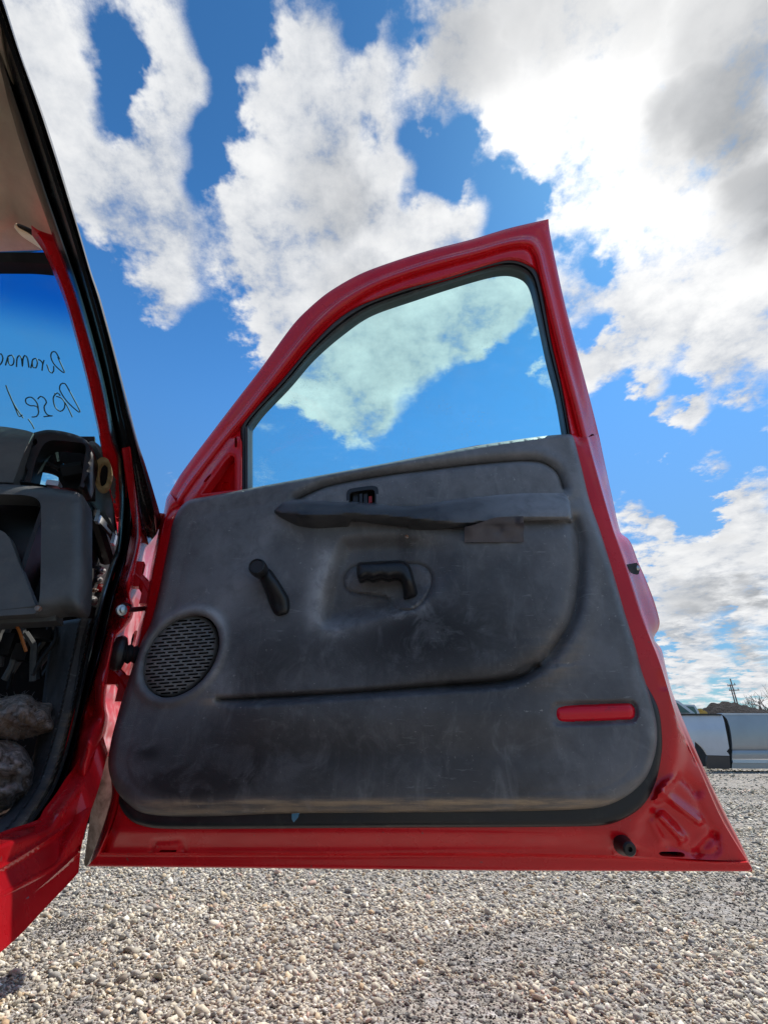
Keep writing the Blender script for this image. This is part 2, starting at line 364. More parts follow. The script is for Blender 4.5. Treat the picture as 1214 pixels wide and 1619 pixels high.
# ------------------------------------------------------------------ mesh tools
ROOTS = {}
def rootloc(o):
    l = np.zeros(3)
    while o is not None:
        l += np.array(o.location); o = o.parent
    return l
def mesh(name, V, Fc, m=None, parent=None, smooth=True, angle=35, attr=None, at=None):
    V = np.asarray(V, float)
    if parent is None and at is None: at = (V.min(0) + V.max(0)) / 2 * np.array([1, 1, 0]) + np.array([0, 0, V[:, 2].min()])
    base = rootloc(parent) if parent is not None else np.asarray(at, float)
    me = bpy.data.meshes.new(name)
    me.from_pydata((V - base).tolist(), [], Fc); me.update()
    if m: me.materials.append(MATS[m])
    if smooth:
        me.polygons.foreach_set('use_smooth', np.ones(len(me.polygons), bool)); me.set_sharp_from_angle(angle=math.radians(angle))
    if attr is not None:
        a = me.color_attributes.new('dust_light', 'FLOAT_COLOR', 'POINT')  # vertex colour for dust, stains and painted highlights
        a.data.foreach_set('color', np.asarray(attr, np.float32).ravel())
    o = bpy.data.objects.new(name, me); COL.objects.link(o)
    if parent is not None: o.parent = parent
    else: o.location = base
    return o
def tag(o, label=None, cat=None, group=None, kind=None):
    if label: o['label'] = label
    if cat: o['category'] = cat
    if group: o['group'] = group
    if kind: o['kind'] = kind
    return o
def empty(name, loc, label, cat, group=None):
    o = bpy.data.objects.new(name, None); COL.objects.link(o); o.location = loc; o.empty_display_size = .1
    return tag(o, label, cat, group)
def trimesh2d(outline, holes, step, feats=()):
    outline = np.asarray(outline); lo, hi = outline.min(0), outline.max(0)
    gx = np.arange(lo[0], hi[0], step); gy = np.arange(lo[1], hi[1], step * .87)
    X, Y = np.meshgrid(gx, gy); X = X + (np.arange(len(gy)) % 2)[:, None] * step / 2
    X, Y = X.ravel(), Y.ravel()
    ok = sdf(X, Y, outline) > step * .55
    for h in holes: 
        h = np.asarray(h); b0, b1 = h.min(0) - step, h.max(0) + step
        nb = (X > b0[0]) & (X < b1[0]) & (Y > b0[1]) & (Y < b1[1]) & ok
        if nb.any(): ok[np.where(nb)[0][sdf(X[nb], Y[nb], h) > -step * .55]] = False
    fl = []
    for L in feats:
        L = np.asarray(L); k = sdf(L[:, 0], L[:, 1], outline) > step * .5
        for h in holes: k &= sdf(L[:, 0], L[:, 1], np.asarray(h)) < -step * .5
        run = []
        for p, q in zip(L, k):
            if q: run.append(p)
            else:
                if len(run) > 2: fl.append(np.array(run))
                run = []
        if len(run) > 2: fl.append(np.array(run))
    for L in fl: ok &= pdist(X, Y, L) > step * .5
    pts = [outline] + [np.asarray(h) for h in holes]
    edges = []; n = 0
    for ring in pts:
        k = len(ring); edges += [(n + i, n + (i + 1) % k) for i in range(k)]; n += k
    for L in fl: edges += [(n + i, n + i + 1) for i in range(len(L) - 1)]; n += len(L)
    allp = np.vstack(pts + fl + [np.stack([X[ok], Y[ok]], 1)])
    vo, eo, fo, *_ = delaunay_2d_cdt([Vector(p) for p in allp.tolist()], edges, [], 0, 1e-4)
    V = np.array([(v.x, v.y) for v in vo]); T = np.array([f for f in fo if len(f) == 3])
    C = V[T].mean(1); keep = inside(C[:, 0], C[:, 1], outline)
    for h in holes:
        h = np.asarray(h); b0, b1 = h.min(0), h.max(0)
        nb = np.where(keep & (C[:, 0] > b0[0]) & (C[:, 0] < b1[0]) & (C[:, 1] > b0[1]) & (C[:, 1] < b1[1]))[0]
        if len(nb): keep[nb[inside(C[nb, 0], C[nb, 1], h)]] = False
    T = T[keep]
    a = V[T]; cr_ = (a[:, 1, 0] - a[:, 0, 0]) * (a[:, 2, 1] - a[:, 0, 1]) - (a[:, 1, 1] - a[:, 0, 1]) * (a[:, 2, 0] - a[:, 0, 0])
    T[cr_ > 0] = T[cr_ > 0][:, ::-1]           # image y points down: this winding faces the camera
    used = np.unique(T); mp = -np.ones(len(V), int); mp[used] = np.arange(len(used))
    return V[used], mp[T]
def sheet(name, m, parent, outline, surf, c=0.0, holes=(), step=8.0, back=None, thick=0.004, bvec=None, dust_light=None, angle=35, smooth=True, closed=True, feats=()):
    """A sheet-metal or plastic piece: the traced outline laid on a surface, with relief c(x, y) and edges turned back by `thick`."""
    V2, T = trimesh2d(outline, list(holes), step, feats)
    cv = c(V2[:, 0], V2[:, 1]) if callable(c) else np.full(len(V2), float(c))
    P = surf(V2[:, 0], V2[:, 1], cv)
    e = np.vstack([T[:, [0, 1]], T[:, [1, 2]], T[:, [2, 0]]])
    key = e.min(1).astype(np.int64) * 10**7 + e.max(1); _, idx, cnt = np.unique(key, return_index=True, return_counts=True)
    be = e[idx[cnt == 1]]
    bv = np.unique(be)
    if bvec is None: bvec = -NW
    n0 = len(P); off = np.asarray(bvec) * thick
    P2 = P[bv] + off
    mp = {int(v): n0 + i for i, v in enumerate(bv)}
    faces = T.tolist() + [(int(b), int(a), mp[int(a)], mp[int(b)]) for a, b in be]
    V = np.vstack([P, P2])
    if closed:      # a back face: every front triangle again, flat behind
        inner = np.setdiff1d(np.arange(n0), bv)
        B = P[inner] + off; mp2 = dict(mp); mp2.update({int(v): len(V) + i for i, v in enumerate(inner)})
        if len(T) < 4000:
            V = np.vstack([V, B]); faces += [tuple(mp2[int(i)] for i in t[::-1]) for t in T]
    at = None
    if dust_light is not None:
        at = np.zeros((len(V), 4), np.float32); at[:, 3] = 1
        dd = dust_light(V2[:, 0], V2[:, 1]); at[:n0, :3] = dd
    return mesh(name, V, faces, m, parent, smooth, angle, at)
def resample(L, n):
    L = np.asarray(L, float); s = np.concatenate([[0], np.cumsum(np.linalg.norm(np.diff(L, axis=0), axis=1))]); t = np.linspace(0, s[-1], n)
    return np.stack([np.interp(t, s, L[:, 0]), np.interp(t, s, L[:, 1])], 1)
def lerp(A, B, t, n=200):
    A, B = resample(A, n), resample(B, n); return A+(B-A)*t
def ribbon(name, m, parent, rows, surf, n=160, sub=3, closed=False, back=0.02, bvec=None, angle=40, soft=True):
    """A long pressed strip: several traced lines, each at its own depth, lofted into one surface with its long edges turned back."""
    P = [resample(np.vstack([l, l[:1]]) if closed else l, n+1 if closed else n) for l, _ in rows]
    Cc = [np.broadcast_to(np.interp(np.linspace(0, 1, len(P[0])), np.linspace(0, 1, np.size(c)), np.atleast_1d(c)), (len(P[0]),)) for _, c in rows]
    if closed: P = [p[:-1] for p in P]; Cc = [c[:-1] for c in Cc]
    A = np.stack([np.concatenate([p, c[:, None]], 1) for p, c in zip(P, Cc)])     # rows, n, 3
    out_ = []
    k = len(A)
    for i in range(k-1):
        p0, p1, p2, p3 = A[max(i-1, 0)], A[i], A[i+1], A[min(i+2, k-1)]
        for j in range(sub):
            t = j/sub
            if soft: out_.append(.5*((2*p1)+(p2-p0)*t+(2*p0-5*p1+4*p2-p3)*t*t+(3*p1-p0-3*p2+p3)*t**3))
            else: out_.append(p1+(p2-p1)*t)
    out_.append(A[-1]); Q = np.stack(out_); r_, n_ = Q.shape[:2]
    V = surf(Q[..., 0].ravel(), Q[..., 1].ravel(), Q[..., 2].ravel()).reshape(r_, n_, 3)
    b = np.asarray(-NW if bvec is None else bvec)*back
    V = np.concatenate([(V[0]+b)[None], V, (V[-1]+b)[None]]); r_ += 2
    F_ = []
    for i in range(r_-1):
        for j in range(n_ if closed else n_-1):
            q = (i*n_+j, i*n_+(j+1) % n_, (i+1)*n_+(j+1) % n_, (i+1)*n_+j); F_.append(q)
    V = V.reshape(-1, 3)
    # face the camera
    a = V[[f[0] for f in F_]]; nn = np.cross(V[[f[1] for f in F_]]-a, V[[f[3] for f in F_]]-a); mid = ((a-CAM)*nn).sum(1)
    if np.median(mid[n_:-n_]) > 0: F_ = [f[::-1] for f in F_]
    return mesh(name, V, F_, m, parent, True, angle)
def tube(path, r, n=8, caps=True, flat=None):
    """Vertices and faces of a swept tube; r may vary along the path."""
    P = np.asarray(path, float); k = len(P); r = np.broadcast_to(r, (k,))
    T = np.gradient(P, axis=0); T /= np.linalg.norm(T, axis=1, keepdims=True) + 1e-12
    up = np.array([0.31, 0.17, 0.93]); up = up if abs(T[0] @ up) < .9 else np.array([1., 0, 0])
    V = []
    a = np.cross(T[0], up); a /= np.linalg.norm(a)
    for i in range(k):
        a = a - T[i] * (a @ T[i]); a /= np.linalg.norm(a); b = np.cross(T[i], a)
        for j in range(n):
            th = 2 * math.pi * j / n; V.append(P[i] + r[i] * (math.cos(th) * a + math.sin(th) * b))
    Fc = [(i*n+j, i*n+(j+1) % n, (i+1)*n+(j+1) % n, (i+1)*n+j) for i in range(k-1) for j in range(n)]
    if caps: Fc += [tuple(range(n))[::-1], tuple((k-1)*n+j for j in range(n))]
    return np.array(V), Fc
def join(parts):
    V, Fc, n = [], [], 0
    for v, f in parts:
        V.append(v); Fc += [tuple(i + n for i in q) for q in f]; n += len(v)
    return np.vstack(V), Fc
def boxm(c, ax, half):
    """A box: centre, three axes, half sizes."""
    c = np.asarray(c, float); A = [np.asarray(a, float) * h for a, h in zip(ax, half)]
    V = [c + sx*A[0] + sy*A[1] + sz*A[2] for sz in (-1, 1) for sy in (-1, 1) for sx in (-1, 1)]
    return np.array(V), [(0,2,3,1),(4,5,7,6),(0,1,5,4),(2,6,7,3),(0,4,6,2),(1,3,7,5)]
def lathe(c, axis, prof, n=20):
    """Profile [(r, h)] turned round axis through c."""
    ax = np.asarray(axis, float); ax /= np.linalg.norm(ax)
    t = np.array([0, 0, 1.]) if abs(ax[2]) < .9 else np.array([1., 0, 0])
    a = np.cross(ax, t); a /= np.linalg.norm(a); b = np.cross(ax, a)
    V, Fc = [], []
    for r, h in prof:
        for j in range(n):
            th = 2*math.pi*j/n; V.append(np.asarray(c) + ax*h + r*(math.cos(th)*a + math.sin(th)*b))
    k = len(prof)
    Fc = [(i*n+j, i*n+(j+1) % n, (i+1)*n+(j+1) % n, (i+1)*n+j) for i in range(k-1) for j in range(n)]
    Fc += [tuple(range(n))[::-1], tuple((k-1)*n+j for j in range(n))]
    return np.array(V), Fc
def prism(poly3, vec):
    P = np.asarray(poly3, float); n = len(P); V = np.vstack([P, P + np.asarray(vec)])
    return V, [tuple(range(n)), tuple(range(2*n-1, n-1, -1))] + [(i, i+n, (i+1) % n + n, (i+1) % n) for i in range(n)]

# ------------------------------------------------------------------ ground
def b_ground(q, p):
    o = opos(q)
    v1 = q.n('ShaderNodeTexVoronoi', {'Vector': o, 'Scale': 42.0}, feature='F1')
    v2 = q.n('ShaderNodeTexVoronoi', {'Vector': o, 'Scale': 95.0}, feature='F1')
    rs = q.n('ShaderNodeSeparateColor', {0: v1.outputs['Color']})
    rp = q.n('ShaderNodeValToRGB', {0: rs.outputs[0]}); cr_ = rp.color_ramp
    cols = [(0, (.10, .095, .09)), (.2, (.25, .23, .20)), (.42, (.38, .34, .28)), (.6, (.30, .29, .28)), (.75, (.48, .44, .38)), (.9, (.24, .20, .17)), (1, (.55, .52, .48))]
    while len(cr_.elements) < len(cols): cr_.elements.new(.5)
    for e, (a, c) in zip(cr_.elements, cols): e.position = a; e.color = (*c, 1)
    c = rp.outputs[0]
    dk = q.ramp(q.noise(o, 0.55, 6, .62, .6), .54, .68)
    c = q.mix(q.m('MULTIPLY', dk, .6), c, (.085, .078, .072))
    lt = q.ramp(q.noise(o, 0.25, 5, .6), .45, .65); c = q.mix(q.m('MULTIPLY', lt, .25), c, (.40, .37, .32))
    q.set(p.inputs['Base Color'], c)
    h = q.m('ADD', v1.outputs['Distance'], q.m('MULTIPLY', v2.outputs['Distance'], .5))
    q.set(p.inputs['Normal'], q.bump(q.m('MULTIPLY', h, -1.0), 0.9, 0.02))
mat('gravel_ground', (.3, .28, .25), .9, spec=.2, build=b_ground)
rr = np.concatenate([[0], np.geomspace(1.2, 4500, 46)]); na = 72
gv = [(0, 0, 0)]
for r in rr[1:]:
    for j in range(na):
        a = 2*math.pi*j/na; x, y = r*math.sin(a), r*math.cos(a)
        gv.append((x, y, 0.012*math.sin(x*1.3+1)*math.cos(y*1.1) if r < 12 else 0))
gf = [(0, 1+(j+1) % na, 1+j) for j in range(na)]
for i in range(len(rr)-2):
    b0, b1 = 1+i*na, 1+(i+1)*na
    gf += [(b0+j, b0+(j+1) % na, b1+(j+1) % na, b1+j) for j in range(na)]
ground = tag(mesh('ground', gv, gf, 'gravel_ground', at=(0, 0, 0)), kind='structure')
def gz(x, y): return 0.012*np.sin(x*1.3+1)*np.cos(y*1.1)

def b_peb(q, p):
    at = q.n('ShaderNodeAttribute', attribute_name='stone').outputs['Color']
    o = opos(q); c = q.mix(q.ramp(q.noise(o, 160, 4, .6), .3, .7), (.78, .78, .78), (1.12, 1.10, 1.06)); 
    q.set(p.inputs['Base Color'], q.mix(1.0, at, c, 'MULTIPLY'))
    q.set(p.inputs['Normal'], q.bump(q.noise(o, 260, 3), .25, .003))
mat('pebble_stone', (.4, .37, .33), .75, spec=.3, build=b_peb)
def ico(sub):
    import bmesh
    b = bmesh.new(); bmesh.ops.create_icosphere(b, subdivisions=sub, radius=1.0)
    v = np.array([x.co[:] for x in b.verts]); f = np.array([[q.index for q in x.verts] for x in b.faces]); b.free(); return v, f
PAL = np.array([(.50,.46,.39),(.42,.39,.34),(.56,.52,.45),(.36,.34,.32),(.27,.265,.26),(.20,.20,.205),(.62,.60,.56),(.46,.38,.28),(.40,.29,.19),(.50,.36,.31),(.22,.19,.17),(.13,.125,.12),(.34,.27,.22),(.68,.66,.62)])
PAL = (PAL*.95+PAL.mean(0)*.05)*np.array([1.22, 1.20, 1.10])
PW = np.array([.15,.14,.12,.12,.09,.07,.08,.06,.025,.03,.04,.03,.03,.015]); PW = PW/PW.sum()
def vnoise(x, y, s, seed):
    r = np.random.default_rng(seed); tab = r.random((64, 64)); X, Y = x*s+100, y*s+100
    i, j = np.floor(X).astype(int), np.floor(Y).astype(int); fx, fy = X-i, Y-j; fx = fx*fx*(3-2*fx); fy = fy*fy*(3-2*fy)
    t = lambda a, b: tab[a % 64, b % 64]
    return (t(i, j)*(1-fx)+t(i+1, j)*fx)*(1-fy)+(t(i, j+1)*(1-fx)+t(i+1, j+1)*fx)*fy
def pebbles(n, r0, r1, sub, smin, smed, sig, smax):
    r = np.sqrt(rng.random(n)*(r1*r1-r0*r0)+r0*r0); a = rng.uniform(-.69, .69, n)
    x, y = r*np.sin(a), r*np.cos(a)
    s = np.clip(smed*np.exp(rng.normal(0, sig, n)), smin, smax)/2
    # dark, fine patches where the coarse stone has been scuffed away
    pn = .6*vnoise(x, y, 1.1, 3)+.28*vnoise(x, y, 3.1, 4)+.12*vnoise(x, y, 8, 5)
    dk = np.zeros(n)
    for (qx, qy, qr) in [(870,1485,.36),(760,1510,.25),(960,1470,.3),(1120,1440,.35),(720,1590,.32),(640,1612,.2),(100,1472,.16),(130,1490,.12),(1190,1400,.5),(1100,1420,.4),(110,1600,.10),(930,1440,.25)]:
        w = plane(np.array([qx]), np.array([qy]), (0, 0, 0), np.array([0, 0, 1.]))[0]
        dk = np.maximum(dk, 1-np.hypot(x-w[0], (y-w[1])*.8)/qr)
    dk = np.clip(dk*1.3+(pn-.5)*1.6, 0, 1)
    s *= 1-.5*sst(.2, .8, dk)
    sc = np.stack([s*rng.uniform(.85, 1.5, n), s*rng.uniform(.8, 1.1, n), s*rng.uniform(.45, .8, n)], 1)
    v, f = ico(sub); nv, nf = len(v), len(f)
    V = v[None]*(1+.16*rng.normal(size=(n, nv, 1)).clip(-1.6, 1.6)*(1 if sub == 1 else .8))
    pw = rng.random((n, 1, 1)); V = np.sign(V)*np.abs(V)**(.6+.6*pw)
    V = V*sc[:, None]
    yw = rng.random(n)*2*math.pi; c, q = np.cos(yw), np.sin(yw)
    tl = rng.normal(0, .38, (n, 2))
    X = V[..., 0]*c[:, None]-V[..., 1]*q[:, None]; Y = V[..., 0]*q[:, None]+V[..., 1]*c[:, None]; Z = V[..., 2]+X*tl[:, :1]+Y*tl[:, 1:]
    X += x[:, None]; Y += y[:, None]; Z += (gz(x, y)+sc[:, 2]*rng.uniform(.25, .9, n))[:, None]
    col = PAL[rng.choice(len(PAL), n, p=PW)]*rng.uniform(.8, 1.2, (n, 1))
    big = s > .02; col[big] *= .85
    dm = sst(.2, .75, dk)*rng.choice([1, .25], n, p=[.66, .34]); col = col*(1-dm[:, None])+np.array([.085, .077, .068])*dm[:, None]
    VV = np.stack([X, Y, Z], -1).reshape(-1, 3); FF = (f[None]+np.arange(n)[:, None, None]*nv).reshape(-1, 3)
    return VV, FF, np.repeat(col, nf, 0)
A = [pebbles(29000, 1.75, 3.2, 1, .005, .0105, .42, .038)]
B = [pebbles(16000, 1.7, 3.4, 1, .004, .007, .3, .013), pebbles(54000, 3.1, 6.5, 1, .007, .0130, .38, .05), pebbles(25000, 6.3, 12, 1, .012, .022, .34, .07), pebbles(13000, 11, 22, 1, .02, .034, .32, .08)]
def pebble_obj(sets):
    V = np.vstack([s[0] for s in sets]); n = 0; FF = []
    for s in sets: FF.append(s[1]+n); n += len(s[0])
    FF = np.vstack(FF); C = np.vstack([s[2] for s in sets])
    me = bpy.data.meshes.new('gravel'); me.vertices.add(len(V)); me.vertices.foreach_set('co', V.astype(np.float32).ravel())
    me.loops.add(FF.size); me.loops.foreach_set('vertex_index', FF.ravel().astype(np.int32))
    me.polygons.add(len(FF)); me.polygons.foreach_set('loop_start', np.arange(0, FF.size, 3, dtype=np.int32))
    me.polygons.foreach_set('use_smooth', np.ones(len(FF), bool)); me.update(calc_edges=True)
    at = me.color_attributes.new('stone', 'FLOAT_COLOR', 'CORNER')
    at.data.foreach_set('color', np.repeat(np.hstack([C, np.ones((len(C), 1))]), 3, 0).astype(np.float32).ravel())
    me.materials.append(MATS['pebble_stone'])
    o = bpy.data.objects.new('gravel', me); COL.objects.link(o); return tag(o, kind='stuff')
pebble_obj(A+B)

# ------------------------------------------------------------------ far side of the yard
def P_Y(Y0):
    def f(px, py, c=0.0):
        d = rays(px, py); t = (Y0 - c) / d[..., 1]; return CAM + t[..., None]*d
    return f
Y1 = 15.6
S1 = P_Y(Y1); BK = np.array([0, 1.0, 0])
def b_far(base, lo, zsplit=None):
    def f(q, p):
        o = opos(q); n = q.noise(o, 1.2, 5, .6)
        q.set(p.inputs['Base Color'], q.mix(q.m('MULTIPLY', q.ramp(n, .4, .7), .5), base, lo))
    return f
mat('pale_silver_paint', (.50, .56, .64), .28, .25, coat=.4, build=b_far((.55, .60, .67), (.42, .46, .52)))
mat('brown_paint', (.085, .06, .05), .45, build=b_far((.085, .062, .052), (.06, .045, .04)))
mat('grey_silver_paint', (.34, .37, .40), .30, .55, coat=.4, build=b_far((.36, .39, .42), (.28, .31, .34)))
mat('far_glass', (.05, .11, .11), .05, coat=.5)
mat('yellow_paint', (.55, .36, .05), .5, build=b_far((.55, .36, .06), (.30, .2, .06)))
px_m = 1.0
def far_piece(name, m, parent, outline, c, thick, cf=None, step=6.0, holes=()):
    return sheet(name, m, parent, np.asarray(outline, float), S1, cf if cf else c, holes, step, thick=thick, bvec=BK, angle=30)
# two-tone pickup seen from the side, its tail lamp gone
e1 = S1(np.array([1100.]), np.array([1217.]))[0]; e1[2] = 0
pk = empty('pickup_truck', e1, 'pale silver over brown pickup with its tail lamp missing, parked behind the red door', 'pickup')
rear = cr([(1030,1131,1),(1141,1131,1),(1144,1140),(1146,1150),(1149,1165),(1152,1183,1),(1148,1188,1),(1151.5,1192,1),(1152.5,1195,1),(1118,1194,1),(1113,1186),(1106,1178),(1096,1171),(1082,1168),(1066,1171),(1055,1180),(1050,1196,1),(1025,1196,1)], sub=3)
def cbed(x, y): return .05*np.sin(np.clip((y-1131)/64, 0, 1)*math.pi)+.012*(y > 1148)
bed = far_piece('bed_side', 'pale_silver_paint', pk, rear, 0, .06, cbed)
low = cr([(1118,1195,1),(1152.5,1196,1),(1154,1214,1),(1150,1216,1),(1119,1215,1),(1117,1205)], sub=2)
far_piece('lower_panel', 'brown_paint', pk, low, .03, .08)
far_piece('lower_panel', 'brown_paint', pk, cr([(1000,1197,1),(1050,1197,1),(1048,1214,1),(1000,1214,1)], sub=2), .03, .08)
far_piece('bed_rail', 'black_plastic', pk, cr([(1000,1127.5,1),(1139,1128.5,1),(1142,1131,1),(1000,1131,1)], sub=2), .06, .12)
far_piece('tail_lamp_socket', 'dark_void', pk, cr([(1142,1150,1),(1149,1152,1),(1154.5,1181,1),(1149,1181,1)], sub=2), .005, .1)
far_piece('rear_end', 'dark_void', pk, cr([(1141,1130,1),(1146,1131,1),(1152,1150),(1156,1180),(1156.5,1215,1),(1152,1215,1),(1150,1160)], sub=2), -.02, 1.7)
c1 = S1(np.array([1086.]), np.array([1197.]))[0]; c1[1] += .22; c1[2] = .40
tyreprof = [(.22,-.13),(.33,-.135),(.385,-.12),(.40,-.08),(.40,.08),(.385,.12),(.33,.135),(.22,.13)]
v, f = lathe(c1, (0, 1, 0), tyreprof, 32); wh = mesh('wheel', v, f, 'black_rubber', pk)
v, f = lathe(c1, (0, 1, 0), [(.05,-.12),(.12,-.125),(.2,-.10),(.225,-.125),(.225,.1)], 20); mesh('rim', v, f, 'steel', wh)
# cab with side glass ahead of the bed
cab = far_piece('cab', 'pale_silver_paint', pk, cr([(960,1131,1),(1005,1106,1),(1060,1105,1),(1072,1108,1),(1098,1127.5,1),(1098,1131,1)], sub=2), -.12, 1.3)
far_piece('side_window', 'far_glass', pk, cr([(1010,1110,1),(1064,1109,1),(1071,1112,1),(1091,1127,1),(1010,1127,1)], sub=2), -.09, .02)
# grey pickup box standing on the gravel
e2 = S1(np.array([1230.]), np.array([1216.]))[0]; e2[2] = 0
bx = empty('truck_bed', e2, 'grey pickup box with bright lower trim, standing on the gravel right of the two-tone pickup', 'truck bed')
def cbox(x, y): return .05*np.sin(np.clip((y-1130)/75, 0, 1)*math.pi)-.03*np.exp(-((y-1187)/1.5)**2)
far_piece('side_panel', 'grey_silver_paint', bx, cr([(1141,1130,1),(1148,1136),(1153,1150),(1156,1168),(1157,1187),(1156.5,1200,1),(1300,1200,1),(1300,1130,1)], sub=3), 0, .9, cbox, 5.0)
far_piece('rocker_trim', 'galvanised', bx, cr([(1157,1200.5,1),(1300,1202,1),(1300,1208,1),(1158,1206,1)], sub=2), .03, .1)
far_piece('lower_sill', 'grey_silver_paint', bx, cr([(1157,1206.5,1),(1300,1208.5,1),(1300,1216,1),(1156,1215,1)], sub=2), -.01, .8)
far_piece('top_rail', 'pale_silver_paint', bx, cr([(1141,1127.5,1),(1300,1128,1),(1300,1129.9,1),(1141,1129.9,1)], sub=2), .02, .9)
# second parked vehicle roof, yellow machine
S1b = P_Y(24.0)
def far_at(name, m, parent, outline, Y0, thick, c=0.0):
    return sheet(name, m, parent, cr(outline, sub=2), P_Y(Y0), c, (), 6.0, thick=thick, bvec=BK, angle=30)
e3 = P_Y(24.)(np.array([1090.]), np.array([1205.]))[0]; e3[2] = 0
vn = empty('parked_van', e3, 'pale van with its roof showing over the bed of the two-tone pickup', 'van')
far_at('body', 'pale_silver_paint', vn, [(1010,1113,1),(1097,1114,1),(1104,1125),(1108,1140),(1108,1195,1),(1010,1195,1)], 24, 1.9)
far_at('window', 'far_glass', vn, [(1080,1116.5,1),(1096,1117,1),(1101,1126,1),(1101,1130,1),(1080,1130,1)], 24, .03, .03)
for wx in (1030, 1090):
    c1 = P_Y(24.)(np.array([float(wx)]), np.array([1190.]))[0]; c1[2] = .34; c1[1] += .2
    v, f = lathe(c1, (0, 1, 0), [(.2,-.22),(.33,-.22),(.34,-.1),(.34,.1),(.2,.1)], 20); mesh('wheel', v, f, 'black_rubber', vn)
e4 = P_Y(27.)(np.array([1111.]), np.array([1200.]))[0]; e4[2] = 0
lo_ = empty('loader', e4, 'small yellow loader just visible between the van and the dark mound', 'loader')
far_at('hood', 'yellow_paint', lo_, [(1100,1124,1),(1104,1121),(1110,1122.5),(1116,1125),(1118.5,1129),(1118.5,1165,1),(1100,1165,1)], 27, 1.2)
far_at('cover', 'yellow_paint', lo_, [(1102,1120.5,1),(1108,1120,1),(1112,1123.5,1),(1102,1123.5,1)], 26.9, .8)
for wx in (1103, 1120):
    c1 = P_Y(27.)(np.array([float(wx)]), np.array([1170.]))[0]; c1[2] = .5; c1[1] += .3
    v, f = lathe(c1, (0, 1, 0), [(.25,-.2),(.48,-.2),(.5,-.1),(.5,.1),(.25,.1)], 18); mesh('wheel', v, f, 'black_rubber', lo_)
# dark mound
mat('mound_soil', (.05, .045, .045), .95, spec=.2, build=lambda q, p: (q.set(p.inputs['Base Color'], q.mix(q.ramp(q.noise(opos(q), 3.5, 8, .7), .4, .65), (.022, .019, .019), (.060, .052, .050))), q.set(p.inputs['Normal'], q.bump(q.noise(opos(q), 5, 8, .75), 1, .3))))
YM = 38.
rp_ = [(1070,1140),(1098,1131),(1108,1123),(1116,1116),(1126,1110),(1136,1108),(1146,1108.5),(1156,1111),(1168,1113.5),(1180,1117),(1196,1119.5),(1214,1120),(1240,1119),(1270,1124),(1300,1140)]
mr = P_Y(YM)(np.array([float(p[0]) for p in rp_]), np.array([float(p[1]) for p in rp_]))
mc = [mr[2], mr[-2]]
def moundz(x, y):
    h = np.interp(x, mr[:, 0], np.maximum(mr[:, 2], 0)); h = np.where((x < mr[0, 0]-1.5) | (x > mr[-1, 0]+2), 0, h*np.clip((x-mr[0, 0]+1.5)/1.5, 0, 1)*np.clip((mr[-1, 0]+2-x)/2, 0, 1))
    return h*np.clip(1-(np.abs(y-YM)/6.5)**1.3, 0, 1)
gx, gy = np.meshgrid(np.linspace(mc[0][0]-9, mc[1][0]+12, 130), np.linspace(YM-9, YM+9, 70))
z = moundz(gx, gy); z = z+(vnoise(gx, gy, 2.3, 9)-.5)*.22*(z > .1)+(vnoise(gx, gy, 6, 10)-.5)*.16*(z > .1)-.08
V = np.stack([gx.ravel(), gy.ravel(), z.ravel()], 1); nx = 130
fc = [(j*nx+i, j*nx+i+1, (j+1)*nx+i+1, (j+1)*nx+i) for j in range(69) for i in range(nx-1)]
tag(mesh('mound', V, fc, 'mound_soil', angle=60), kind='structure')
# pole, two-legged, leaning
mat('weathered_wood', (.12, .09, .075), .85, build=b_grain((.26, .22, .20), (.17, .14, .125), .8, .95, .4, .2))
SP_ = P_Y(85.)
pb = SP_(np.array([1165.]), np.array([1112.]))[0]
ep = empty('utility_pole', (pb[0], pb[1], 0), 'leaning two-legged power pole with crossarms rising behind the dark mound', 'utility pole')
for (xt, yt, xb, yb) in [(1153.5, 1073, 1165, 1112), (1153.2, 1082, 1161.5, 1112)]:
    a = SP_(np.array([float(xt)]), np.array([float(yt)]))[0]; b = SP_(np.array([float(xb)]), np.array([float(yb)]))[0]
    d = (a-b)/(a[2]-b[2]); b = b-d*b[2]
    v, f = tube(np.linspace(b, a, 5), np.linspace(.13, .09, 5), 8); mesh('pole_leg', v, f, 'weathered_wood', ep)
for (x0, y0, x1, y1) in [(1149.5, 1084.5, 1162, 1082.5), (1152, 1091.5, 1168, 1091)]:
    a, b = SP_(np.array([x0, x1]), np.array([y0, y1])); v, f = tube(np.linspace(a, b, 3), .075, 6); arm = mesh('crossarm', v, f, 'weathered_wood', ep)
    for t in (.08, .5, .92):
        c = a+(b-a)*t; v, f = lathe(c, (0, 0, 1), [(.04, .1), (.08, .14), (.08, .22), (.04, .3)], 8); mesh('insulator', v, f, 'steel', arm)
